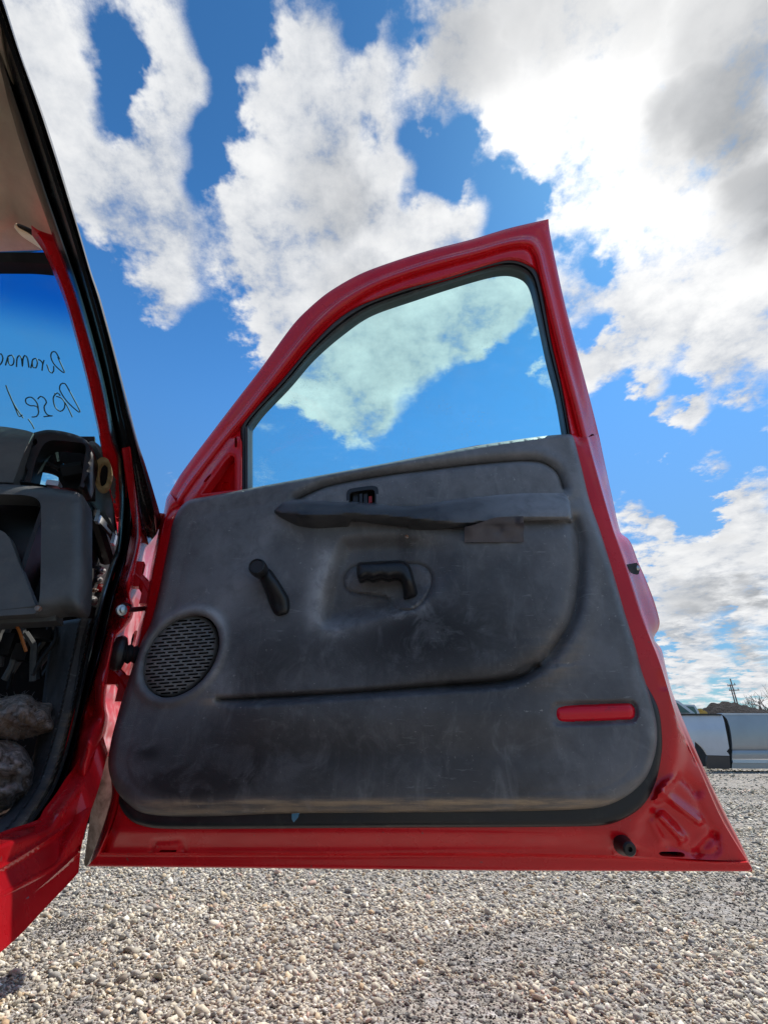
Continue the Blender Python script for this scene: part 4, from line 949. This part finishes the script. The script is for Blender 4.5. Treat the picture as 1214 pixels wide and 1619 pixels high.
# splinter of blue glass on the lower lip
sh = P_door(np.array([462.,474.,472.,465.,462.]), np.array([1286.,1285.,1292.,1300.,1295.]), .030)
v, f = prism(sh, NW*.003)
tag(mesh('glass_shard', v, f, 'blue_shard', smooth=False), 'small blue glass splinter stuck under the lower edge of the door trim', 'glass shard')

# ---- cab, hinge side -------------------------------------------------------
BW = -OW
# weatherstrip right edge / left edge
WR = cr([(-14,-60),(6.6,0),(34.5,87.6),(66,172.5),(93,255),(119.5,342.5),(144.7,430),(158,468),(183,559.5),(205,646),(219,700),(230,734),(245,783.5),(255,822),(256,831,1),(247,846),(236,866,1),(226,838),(220,808),(213,766),(206,720)], False, 4)
# outer black door seal on the A-pillar
PIL = cr([(-14,-60,1),(6.6,0),(34.5,87.6),(66,172.5),(93,255),(119.5,342.5),(144.7,430),(158,468),(183,559.5),(205,646),(219,700),(230,734),(245,783.5),(255,822),(256,832,1),(247,846),(236,867,1),(226,838),(220,808),(214,766),(206,715),(191,655),(174,570),(148,472),(119,372),(93,292),(40,127),(0,13),(-30,-60,1)], sub=4)
PB = FW*.8-OW*.2
def side_line(pts): return cr(pts, False, 4)
p_l = side_line([(-45,-95),(-20,-45),(0,13),(40,127),(93,292),(119,372),(148,472),(174,570),(191,655),(206,715),(214,766),(220,808),(226,838),(234,862)])
p_r = side_line([(-30,-95),(-12,-45),(6.6,0),(34.5,87.6),(66,172.5),(93,255),(119.5,342.5),(144.7,430),(158,468),(183,559.5),(205,646),(219,700),(230,734),(245,783.5),(255,822),(250,842)])
ribbon('pillar_trim', 'gloss_rubber', truck, [(p_l, .050), (lerp(p_l, p_r, .10), .040), (lerp(p_l, p_r, .22), .044), (lerp(p_l, p_r, .45), .046), (lerp(p_l, p_r, .75), .034), (p_r, .046)], P_side, 120, 3, back=.006, bvec=-OW, angle=60)
# inner weatherstrip, all round the opening
w_l = side_line([(-80,-95),(-45,-10),(0,127),(26.5,207),(53,287),(84,374),(101,418.6),(118.6,468),(138,535),(158,609),(175,695),(185,725),(189,783.5),(188,813),(185,862.6),(173,895),(158,944),(148,981),(133,1050),(124,1097),(108,1168),(84,1238),(57,1281.5),(20,1325),(-20,1343)])
w_r = side_line([(-50,-95),(-30,-60),(0,13),(40,127),(93,292),(119,372),(148,472),(174,570),(191,655),(206,720),(210.5,766),(211,796),(206,858),(194,907),(179,956.5),(168.5,1006),(154,1055),(134,1125),(114,1205),(92,1261.6),(66,1301),(35,1335),(-20,1364)])
ribbon('weatherstrip', 'gloss_rubber', truck, [(w_l, .100), (lerp(w_l, w_r, .12), .082), (lerp(w_l, w_r, .36), .070), (lerp(w_l, w_r, .5), .084), (lerp(w_l, w_r, .62), .072), (lerp(w_l, w_r, .80), .064), (lerp(w_l, w_r, .93), .062), (w_r, .080)], P_side, 220, 3, back=.008, bvec=FW, angle=60)
# red hinge pillar and sill
JAM = cr([(204,706,1),(213,766),(219,808),(224,850),(222,872),(215,899),(211,925),(205,938),(209,948),(214,958),(213,978),(194,997),(184,1003),(180,1030),(174,1059),(168,1099),(167,1120),(173,1128),(169,1150),(165,1174),(153,1188),(148,1199),(133.5,1244.5),(113.6,1277),(98,1304),(82,1328),(71,1347),(28,1370),(0,1386),(-30,1403,1),(-30,1355,1),(0,1347),(35,1333),(64,1300),(90,1260),(111,1204),(131,1124),(151,1054),(165,1005),(176,956),(191,906),(203,857),(208,796),(207.5,766)], sub=4)
lW = cr([(204,706),(208,766),(208,796),(203,857),(191,906),(176,956),(165,1005),(151,1054),(131,1124),(111,1204),(90,1260),(64,1300),(35,1333),(0,1347),(-30,1355)], False, 4)
j_l = side_line([(204,706),(208,766),(208,796),(203,857),(191,906),(176,956),(165,1005),(151,1054),(131,1124),(111,1204),(90,1260),(64,1300),(35,1333),(0,1347),(-30,1355)])
j_r = side_line([(206,706),(214,766),(220,808),(225,848),(222,872),(216,899),(211,925),(207,942),(212,958),(209,978),(195,997),(184,1008),(178,1034),(173,1062),(168,1099),(168,1120),(171,1135),(168,1155),(160,1180),(149,1199),(133.5,1244.5),(113.6,1277),(98,1304),(82,1328),(71,1347),(28,1370),(0,1386),(-30,1403)])
DENT = [(197,914,15,-.016),(190,940,8,.014),(198,966,13,-.018),(180,985,9,.016),(160,1080,12,-.010),(148,1130,10,.010),(140,1170,14,-.010),(120,1235,12,.010),(96,1280,12,-.008)]
def P_jam(px, py, c=0.0):
    for (x0, y0, r, am) in DENT: c = c+am*np.exp(-(np.hypot(px-x0, (py-y0)*.8)/r)**2)
    return P_side(px, py, c)
ribbon('hinge_pillar', 'red_paint', truck, [(j_l, .080), (lerp(j_l, j_r, .12), .066), (lerp(j_l, j_r, .35), .050), (lerp(j_l, j_r, .55), .030), (lerp(j_l, j_r, .82), .020), (lerp(j_l, j_r, .93), .026), (j_r, .040)], P_jam, 240, 4, back=.03, bvec=-OW*.6+FW*.4, angle=60)
# rocker: outer skin of the sill below the opening
ROC = cr([(165,1176,1),(171,1190,1),(157,1244.5),(140,1296),(129,1341),(125,1379,1),(113.6,1392),(68,1440),(28.4,1482),(-30,1532,1),(-30,1402,1),(0,1385),(28,1369),(71,1346),(82,1327),(98,1303),(113.6,1276),(133.5,1243.5),(148,1198),(153,1187)], sub=4)
char = cr([(128,1345),(108,1364),(70,1398),(20,1440),(-30,1480)], False, 3)
def c_roc(x, y):
    b = pdist(x, y, ROC, True); up = pdist(x, y, cr([(165,1176),(148,1198),(133.5,1243.5),(113.6,1276),(82,1327),(71,1346),(28,1369),(-30,1402)], False, 3))
    dn = pdist(x, y, char); bel = y > np.interp(x, char[::-1, 0], char[::-1, 1])
    c = .026-.030*sst(0, 30, up); c = c-np.where(bel & (x < 128), .0005*dn, 0)-.005*np.exp(-(dn/3)**2)
    return c
sheet('rocker_panel', 'red_paint', truck, ROC, P_side, c_roc, [], 4.0, thick=.04, bvec=np.array([0, 0, 1.])-.5*OW, angle=50, feats=[char])
# paint chips on the sill
for (qx, qy, qr) in [(33,1386,6),(3,1396,5),(44,1419,3)]:
    o_ = cr([(qx+qr*math.cos(t)*random.uniform(.5, 1.2), qy+qr*.7*math.sin(t)*random.uniform(.5, 1.3)) for t in np.arange(8)*math.pi/4], sub=3)
    sheet('paint_chip', 'galvanised', truck, o_, P_side, lambda x, y: c_roc(x, y)-.0012, [], 4.0, thick=.0008, bvec=BW)
# fender end behind the hinge gap
mat('pink_sheen_paint', (.50, .10, .10), .45, coat=.3, build=lambda q, p: q.set(p.inputs['Base Color'], q.mix(q.ramp(q.noise(opos(q), 14, 5, .6), .45, .6), (.50, .05, .055), (.60, .30, .29))))  # pale pink patches paint the bright sky's reflection into the red
FEN = cr([(214,850,1),(222,840),(240,846),(252,826),(262,812),(275,850),(262,960),(240,1060),(215,1150),(200,1195),(172,1196,1),(158,1190),(160,1150),(160,1100),(170,1050),(186,1000),(205,960),(202,930)], sub=4)
def c_fen(x, y): return -.022*vnoise(x, y, .028, 51)-.006*vnoise(x, y, .06, 52)+.02
sheet('fender_end', 'pink_sheen_paint', truck, FEN, P_side, lambda x, y: .045+1.0*c_fen(x, y), [ell(213,1012,5,16,12,.2), ell(211,1080,3.5,20,12,.15), ell(228,1000,4,14,12,.2)], 3.0, thick=.01, bvec=BW, angle=50)
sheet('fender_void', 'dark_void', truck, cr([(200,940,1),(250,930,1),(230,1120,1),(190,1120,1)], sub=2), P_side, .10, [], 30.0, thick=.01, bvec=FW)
# hinges
for (hy, hx) in [(925, 226), (1075, 190)]:
    pts = P_fwd(np.array([hx-12., hx, hx+10.]), np.array([hy-16., hy-4., hy+14.]), .045)
    v, f = join([tube(pts, .013, 8), boxm(pts[0], (OW, FW, (0, 0, 1)), (.015, .012, .03)), boxm(pts[2], (OW, FW, (0, 0, 1)), (.014, .012, .026))])
    mesh('hinge', v, f, 'red_paint', truck, angle=40)
# door check strap
a = P_side(np.array([190.]), np.array([966.]), .015)[0]; b = P_door(np.array([228.]), np.array([962.]), -.03)[0]
v, f = join([boxm((a*.8+b*.2), ((b-a)/np.linalg.norm(b-a), NW, (0, 0, 1)), (.018, .010, .013)), tube(np.linspace(a, b, 6), .0055, 8)]); st = mesh('check_strap', v, f, 'black_plastic', truck)
v, f = lathe(P_side(np.array([191.5]), np.array([965.]), .004)[0], OW-FW, [(.010, 0), (.010, .004), (.0065, .005), (.006, .009), (.001, .010)], 14); mesh('bolt', v, f, 'steel', st)
# rubber wiring boot
a = P_side(np.array([190.]), np.array([1033.]), .02)[0]; b = P_door(np.array([214.]), np.array([1028.]), -.035)[0]; ax = (b-a)/np.linalg.norm(b-a)
v, f = lathe(a-OW*.004, OW+.12*FW, [(.020, -.010), (.031, -.008), (.035, .0), (.035, .006), (.031, .012), (.024, .014), (.017, .016), (.020, .022), (.015, .027), (.018, .033), (.013, .038), (.013, .062)], 22)
mesh('wiring_boot', v, f, 'black_rubber', truck, angle=40)
# fender and hood, mostly hidden by the door
def loc(fw, inb, z): return HL+FW*fw-OW*inb+np.array([0, 0, z-HL[2]])
arch = [loc(1.0+.52*math.cos(t), 0, .42+.47*math.sin(t)) for t in np.linspace(.50, math.pi-.50, 14)]
poly = [loc(.42, 0, .64), loc(.42, 0, 1.12), loc(1.25, 0, 1.10), loc(1.60, .03, .98), loc(1.60, .03, .64)]+arch
v, f = prism(poly, -OW*.04); mesh('fender', v, f, 'red_paint', truck, smooth=False)
v, f = prism([loc(.30, .03, 1.125), loc(1.55, .05, 1.02), loc(1.55, 1.6, 1.02), loc(.30, 1.6, 1.125)], np.array([0, 0, .02])); mesh('hood', v, f, 'red_paint', truck, smooth=False)
mat('dusty_liner', (.2, .18, .155), .95, build=lambda q, p: q.set(p.inputs['Base Color'], q.mix(q.ramp(q.noise(q.n('ShaderNodeMapping', {'Vector': opos(q), 'Scale': (8, 8, 2.2)}).outputs[0], 2.0, 7, .65), .38, .62), (.14, .12, .10), (.46, .43, .38))))
sheet('wheel_liner', 'dusty_liner', truck, cr([(150,1170,1),(200,1170,1),(200,1258),(176,1300),(150,1345),(137,1370),(133.5,1366),(138,1330),(143,1290),(150,1240)], sub=4), P_fwd, lambda x, y: .30+.0008*(y-1200)-.02*np.sin((x-130)/22), [], 6.0, thick=.01, bvec=FW)
# A-pillar inside, red, between the windshield and the seal
PI = cr([(50,356,1),(62,364),(86,372,1),(101,417),(118.6,467),(138,534),(158,608),(175,694),(186,720),(190,784),(190,815),(187,845,1),(180,800),(168,752),(160,695),(155,668),(135,580),(108,480),(92,435),(70,385)], sub=4)
sheet('windshield_pillar', 'red_paint', truck, PI, P_side, lambda x, y: .115+.006*edge(pdist(x, y, PI, True), 5), [], 4.0, thick=.03, bvec=PB, angle=45)
# windshield
WSO = cr([(-420,415,1),(70,395,1),(108,480),(135,580),(155,668),(172,760,1),(160,860,1),(-420,900,1)], sub=2)
ws = sheet('windshield', 'windshield_glass', truck, WSO, P_ws, 0.0, [], 60.0, thick=.005, bvec=WSN/np.linalg.norm(WSN), smooth=False)
edgeW = cr([(79,412),(95,447),(110,490),(137,588),(157,680)], False, 3)
pts = P_ws(edgeW[:, 0], edgeW[:, 1], -.006); v, f = tube(pts, .0018, 6); mesh('glass_edge', v, f, 'galvanised', ws)
# hand writing on the outside of the glass, seen from behind
def zt(l): return [(x/4.047, 300+y/4.047) for x, y in l]
INK = [
 [(372,1070),(390,1110),(415,1170),(380,1148),(345,1110),(328,1068),(335,1040),(358,1038),(385,1085)],
 [(346,1128),(346,1160),(335,1174),(318,1160),(302,1118)],
 [(285,1090),(276,1120),(272,1158)],[(278,1115),(262,1092),(248,1086)],
 [(212,1088),(232,1078),(242,1108),(232,1140),(215,1138),(208,1100),(212,1088),(200,1142)],
 [(188,1138),(178,1078),(162,1060),(150,1082),(146,1132),(140,1080),(126,1060),(112,1078),(108,1134)],
 [(55,1066),(78,1058),(92,1084),(86,1118),(66,1122),(54,1092),(55,1066),(38,1124)],
 [(-4,1124),(12,1110),(22,1078),(10,1050),(-8,1060),(-12,1100)],
 [(-40,1060),(-80,1130)],[(-80,1060),(-40,1130)],
 [(436,1268),(470,1330),(515,1422),(476,1398),(420,1340),(384,1276),(392,1244),(418,1240),(448,1288)],
 [(420,1362),(440,1400),(466,1456)],[(352,1300),(358,1308)],
 [(362,1322),(392,1332),(416,1362),(412,1400),(388,1418),(358,1396),(344,1352),(346,1322),(370,1300),(388,1318)],
 [(244,1340),(262,1322),(288,1336),(300,1362),(286,1384),(288,1412),(306,1440),(336,1448)],[(282,1452),(340,1446)],
 [(200,1382),(236,1386),(250,1420),(236,1450),(206,1454)],[(248,1416),(240,1366),(204,1328),(168,1338),(172,1368),(200,1382)],
 [(40,1250),(58,1300),(96,1380),(152,1462)],[(56,1292),(104,1406),(126,1452),(146,1440)],
 [(182,1466),(206,1500),(222,1532)],
]
parts = []
for l in INK:
    c = cr(zt(l), False, 5); parts.append(tube(P_ws(c[:, 0], c[:, 1], .010), .0016, 5))
v, f = join(parts); mesh('handwriting', v, f, 'ink', ws)
# headliner, visor edge, pillar cover end
def P_top(z):
    def f_(px, py, c=0.0):
        d = rays(px, py); t = (z-CAM[2]-c)/d[..., 2]; return CAM+t[..., None]*d
    return f_
HEAD = cr([(-500,-200,1),(-25,-60,1),(14,112),(40,198),(66,280),(92,374,1),(80,373),(58,366),(40,357),(26,353),(23,359),(36,374),(60,390),(68,396,1),(30,401),(-60,401),(-500,401,1)], sub=4)
sheet('headliner', 'headliner_cloth', truck, HEAD, P_top(1.765), lambda x, y: .012*sst(60, 10, pdist(x, y, cr([(-45,-40),(0,122),(53,285),(86,377)], False, 3)))-.02*np.exp(-(pdist(x, y, [(25,352),(20,250),(0,100)])/30)**2)+.008*vnoise(x, y, .03, 61), [], 7.0, thick=.02, bvec=np.array([0, 0, 1.]), angle=60)
sheet('pillar_cover_end', 'dark_void', truck, cr([(27,355,1),(58,366,1),(72,394,1),(60,390),(38,373)], sub=3), P_top(1.785), 0.0, [], 10.0, thick=.01, bvec=np.array([0, 0, 1.]))
sheet('header_seal', 'black_rubber', truck, cr([(-500,396,1),(30,399),(72,399,1),(80,418,1),(40,415),(-500,412,1)], sub=3), P_ws, -.03, [], 20.0, thick=.03, bvec=FW)
# roof, floor, firewall and far side close the cab
TR = np.array([0, 0, 1.])
def slab(name, m, f0, f1, i0, i1, z0, z1):
    c = loc((f0+f1)/2, (i0+i1)/2, (z0+z1)/2); v, f = boxm(c, (FW, OW, TR), ((f1-f0)/2, abs(i1-i0)/2, (z1-z0)/2)); return mesh(name, v, f, m, truck, smooth=False)
slab('roof', 'red_paint', -1.75, -.22, .42, 1.45, 1.81, 1.84)
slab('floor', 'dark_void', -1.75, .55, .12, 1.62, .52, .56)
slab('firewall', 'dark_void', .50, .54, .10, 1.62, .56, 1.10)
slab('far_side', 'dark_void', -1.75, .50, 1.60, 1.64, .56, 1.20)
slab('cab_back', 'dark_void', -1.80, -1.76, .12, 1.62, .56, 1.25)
slab('cowl', 'black_plastic', .30, .52, .12, 1.62, 1.08, 1.12)
# ---- gutted dashboard
dash = sheet('dashboard', 'dash_plastic', truck, cr([(-300,750,1),(0,765),(60,769),(118,777),(131,783),(137,796),(137,860),(136.5,930),(134,958),(128,968),(100,966),(60,972),(0,976),(-300,990,1)], sub=4), P_fwd,
    lambda x, y: -.10-.035*edge(pdist(x, y, cr([(-300,750),(0,765),(60,769),(118,777),(131,783),(137,796),(137,930),(133,962),(128,968),(100,966),(0,976),(-300,990)], True, 4), True), 26)+.004*vnoise(x, y, .03, 71),
    [cr([(-40,780,1),(40,783),(58,788),(65,800),(65,900),(63,945),(58,957),(-40,968,1)], sub=4)], 6.0, thick=.05, bvec=FW, angle=50)
sheet('glove_box', 'black_plastic', dash, cr([(-60,770,1),(75,772,1),(75,970,1),(-60,985,1)], sub=2), P_fwd, -.03, [], 20.0, thick=.02, bvec=FW)
v, f = boxm(loc(-.11, .58, .88)*0+P_fwd(np.array([62.]), np.array([865.]), -.07)[0], (FW, OW, TR), (.04, .004, .11)); mesh('glove_box_wall', v, f, 'black_plastic', dash, smooth=False)
sheet('glove_box_door', 'dash_plastic', dash, cr([(-60,815,1),(0,838),(8,842),(16,852),(38,910),(60,964,1),(55,970),(0,974),(-60,980,1)], sub=4), P_fwd, lambda x, y: -.115-.01*edge(y-820, 20), [], 8.0, thick=.025, bvec=FW, angle=45)
v, f = lathe(P_fwd(np.array([61.]), np.array([962.]), -.142)[0], -FW, [(.005, -.005), (.005, .004), (.002, .005)], 10); mesh('screw', v, f, 'rusty_steel', dash)
sheet('lower_lip', 'dash_plastic', dash, cr([(-300,992,1),(0,976),(60,972),(88,968,1),(89,981,1),(60,983),(0,986),(-300,1004,1)], sub=3), P_fwd, -.085, [], 12.0, thick=.05, bvec=FW, angle=45)
sheet('dash_pad', 'dash_plastic', dash, cr([(-300,660,1),(0,674),(40,680),(53,684,1),(47,697),(36,722),(26,750),(21,763,1),(-300,752,1)], sub=4), P_fwd, lambda x, y: -.02-.06*edge(y-670, 60), [], 7.0, thick=.05, bvec=FW, angle=50)
VH = cr([(54,684,1),(75,679.5),(100,682),(125,689),(141,700),(148,715),(146,735),(137,772),(126,776,1),(95,772,1),(44,768,1),(20,764,1),(36,722)], sub=4)
VO = cr([(74,699),(84,696),(110,698),(132,701),(136.5,707),(134,725),(128,764),(124,772,1),(96,771,1),(49,763,1),(57,729),(67,707)], sub=4)
vent = sheet('vent_housing', 'black_plastic', dash, VH, P_fwd, lambda x, y: -.055+.008*(1-edge(pdist(x, y, VH, True), 6)), [VO, cr([(46,705,1),(57,693,1),(60,700,1),(52,708,1)], sub=2), cr([(28,752,1),(36,728,1),(45,742,1),(38,762,1)], sub=2)], 5.0, thick=.05, bvec=FW, angle=45)
for (x0, y0, x1, y1) in [(34,727,46,744),(46,702,58,712)]:
    a, b = P_fwd(np.array([x0, x1], float), np.array([y0, y1], float), -.05); v, f = tube([a, b], .005, 4); mesh('vent_rib', v, f, 'black_plastic', vent)
sheet('duct_back', 'dark_void', dash, cr([(30,690,1),(60,690),(150,690,1),(150,790,1),(30,790,1)], sub=2), P_fwd, .03, [cr([(52,746),(66,744),(84,748),(93,755),(91,768,1),(48,768,1)], sub=4), cr([(93,735,1),(99,730,1),(107.5,735,1),(102,739,1)], sub=2)], 8.0, thick=.01, bvec=FW)
for (x0, y0, x1, y1, r) in [(84,698,92,732,.006),(60,725,95,742,.005),(100,748,132,742,.02)]:
    a, b = P_fwd(np.array([x0, x1], float), np.array([y0, y1], float), .005); v, f = tube([a, (a+b)/2, b], r, 6); mesh('duct_brace', v, f, 'dark_void', dash)
v, f = boxm(P_fwd(np.array([86.]), np.array([767.]), -.05)[0], (OW, FW, TR), (.012, .012, .006)); mesh('metal_clip', v, f, 'galvanised', dash, smooth=False)
# end of the dash, facing the doorway
ENDC = cr([(137,703,1),(146,697),(158,704.5),(166,718),(174,735),(187,759,1),(186,800),(184.5,845,1),(179,838),(168,822),(158,810),(138,788.5),(127,775,1),(137,735)], sub=4)
sheet('dash_end', 'dash_plastic', dash, ENDC, P_side, lambda x, y: .125+.0007*np.maximum(165-x, 0)-.008*edge(pdist(x, y, ENDC, True), 8), [], 5.0, thick=.01, bvec=PB, angle=45)
fr = P_side(np.array([163.]), np.array([750.]), .112)[0]
e = cr([(163,722.5),(172,727),(177,742),(177,756),(171,772),(163,777),(154,772),(149.5,755),(150,738),(155,727)], sub=5); ei = cr([(164,731),(170,738),(171,750),(168,764),(162,769),(158,762),(157,748),(159,737)], sub=5)
sheet('foam_ring', 'foam_tan', dash, e, P_side, lambda x, y: .098+.006*vnoise(x, y, .2, 81), [ei], 2.5, thick=.012, bvec=FW, angle=50)['label'] = 'tan foam ring on the end of the dash'
sheet('duct_mouth', 'dark_void', dash, ell(163.5,750,9,21,18), P_side, .114, [], 10.0, thick=.004, bvec=BW)
# bare structure behind the dash end
sheet('dash_bracket', 'dark_void', dash, cr([(134,785,1),(160,800,1),(188,850,1),(186,870,1),(172,900),(158,945),(148,985),(110,985,1),(118,900)], sub=2), P_side, .19, [], 14.0, thick=.02, bvec=BW)
sheet('bracket_strip', 'black_plastic', dash, cr([(138,789,1),(142,792),(160,806),(176,828),(186,845,1),(184,862,1),(176,846),(158,826),(138,808,1)], sub=3), P_side, .14, [cr([(139,794,1),(152,804,1),(150,811,1),(139,802,1)], sub=2), cr([(169,827,1),(180,838,1),(179,843,1),(170,833,1)], sub=2)], 5.0, thick=.008, bvec=BW)
for (x0, y0) in [(156,817),(181,852)]:
    v, f = boxm(P_side(np.array([float(x0)]), np.array([float(y0)]), .135)[0], (FW, OW, TR), (.010, .004, .016)); mesh('metal_clip', v, f, 'galvanised', dash, smooth=False)
a, b = P_side(np.array([150., 172.]), np.array([815., 885.]), .165); v, f = tube([a, (a+b)/2, b], .022, 10); mesh('tube_brace', v, f, 'black_plastic', dash)
for i, (x0, y0, r, mm) in enumerate([(161,903,.011,'steel'),(157,917.5,.010,'steel'),(150,933.5,.005,'rusty_steel'),(147,950,.013,'steel'),(170,886,.005,'rusty_steel')]):
    v, f = lathe(P_side(np.array([float(x0)]), np.array([float(y0)]), .17)[0], OW-.6*FW, [(r, -.02), (r, .002), (r*.95, .004), (r*.55, .0045), (r*.5, .010), (r*.1, .011)], 14); mesh('bolt', v, f, mm, dash, angle=40)
sheet('pillar_inner', 'dark_void', dash, cr([(130,905,1),(166,893,1),(166,915),(154,950),(147,985),(120,985,1)], sub=2), P_side, .18, [], 12.0, thick=.01, bvec=BW)
for (pp, mm, nm) in [([(137,905),(140,915),(141,925),(139,935),(136,940)], 'green_wire', 'wire'), ([(136,868),(138,876),(140,888)], 'orange_wire', 'wire'), ([(25,985),(32,1000),(36,1012),(42,1030)], 'orange_wire', 'wire')]:
    c = cr(pp, False, 4); v, f = tube(P_fwd(c[:, 0], c[:, 1], -.05), .003, 6); mesh(nm, v, f, mm, dash)
# loose wiring and braces in the dark above the footwell
for k in range(14):
    x0 = random.uniform(0, 110); y0 = random.uniform(985, 1010); pp = [(x0, y0)]
    for j in range(4): pp.append((pp[-1][0]+random.uniform(-14, 14), pp[-1][1]+random.uniform(12, 26)))
    c = cr(pp, False, 4); v, f = tube(P_fwd(c[:, 0], c[:, 1], random.uniform(.05, .25)), random.uniform(.003, .008), 6); mesh('wire', v, f, random.choice(['black_plastic', 'black_rubber', 'dash_plastic']), dash)
for (x0, y0, wx, wy) in [(38,1032,9,12),(70,1005,14,7),(15,1020,8,16)]:
    v, f = boxm(P_fwd(np.array([float(x0)]), np.array([float(y0)]), .12)[0], (OW, FW, TR), (wx/700, .02, wy/700)); mesh('connector', v, f, 'black_plastic', dash, smooth=False)
# kick panel and sill plate
KP = cr([(108,984,1),(146,978,1),(140,1012),(130,1058),(121,1100),(105,1170),(82,1240),(56,1283),(20,1324),(-40,1352,1),(-40,1318,1),(0,1300),(30,1285),(56,1246),(70,1200),(82,1120),(92,1040)], sub=4)
def d_kp(x, y):
    r = np.zeros((len(x), 3), np.float32); r[:, 0] = .8*np.exp(-(pdist(x, y, cr([(0,1326),(40,1300),(75,1248),(100,1180),(112,1130)], False, 3))/6)**2)+.3*np.exp(-(np.hypot(x-72, y-1235)/10)**2); return r
sheet('kick_panel', 'trim_plastic', truck, KP, P_side, lambda x, y: .10+.0022*pdist(x, y, cr([(146,978),(121,1100),(105,1170),(82,1240),(56,1283),(20,1324),(-40,1352)], False, 3))-.006*edge(pdist(x, y, KP, True), 6), [], 3.0, thick=.02, bvec=BW, dust_light=d_kp, angle=50)

# ---- torn insulation lying in the footwell (loose: things of their own)
def clump(name, outline, cdepth, seed, lab, nf):
    o2 = cr(outline, sub=4)
    V2, T = trimesh2d(o2, [], 4.0); x, y = V2[:, 0], V2[:, 1]
    d = pdist(x, y, o2, True); bul = edge(d, 34)
    n = (vnoise(x, y, .06, seed)-.5)*.05+(vnoise(x, y, .16, seed+1)-.5)*.03+(vnoise(x, y, .4, seed+2)-.5)*.014
    Pf = P_fwd(x, y, cdepth-.10*bul+n*np.minimum(d/6, 1)); Pb = P_fwd(x, y, cdepth+.09*bul)
    nv = len(Pf); faces = T.tolist()+[(a+nv, c+nv, b+nv) for a, b, c in T.tolist()]
    o = mesh(name, np.vstack([Pf, Pb]), faces, 'insulation', angle=180)
    r = np.random.default_rng(seed); parts = []
    idx = r.choice(len(x), nf, p=(1/(d+6))/(1/(d+6)).sum())
    for i in idx:
        p = Pf[i]; dr = -FW*.5+r.normal(0, .8, 3); pts = [p]
        for k in range(4): dr = dr+r.normal(0, .55, 3); pts.append(pts[-1]+dr/np.linalg.norm(dr)*r.uniform(.0015, .0042))
        parts.append(tube(pts, .0004, 3, caps=False))
    v, f = join(parts); fb = mesh('fibre', v, f, 'insulation_fibre', o); fb['kind'] = 'stuff'
    return tag(o, lab, 'insulation', 'torn insulation in the footwell')
clump('insulation_clump', [(-70,1110),(-20,1102),(0,1104),(36,1097),(50,1100),(58,1108),(70,1111),(84,1112),(85,1124),(82,1132),(90,1144),(84,1160),(70,1160),(50,1166),(22,1170),(0,1168),(-70,1176)], .12, 91, 'flat torn tuft of grey insulation lying across the top in the footwell', 380)
clump('insulation_clump', [(-80,1178),(0,1170),(20,1172),(36,1180),(47,1194),(54,1212),(54,1240),(48,1258),(34,1270),(12,1284),(-10,1292),(-80,1300)], .10, 95, 'round brownish wad of insulation underneath the flat torn tuft', 200)
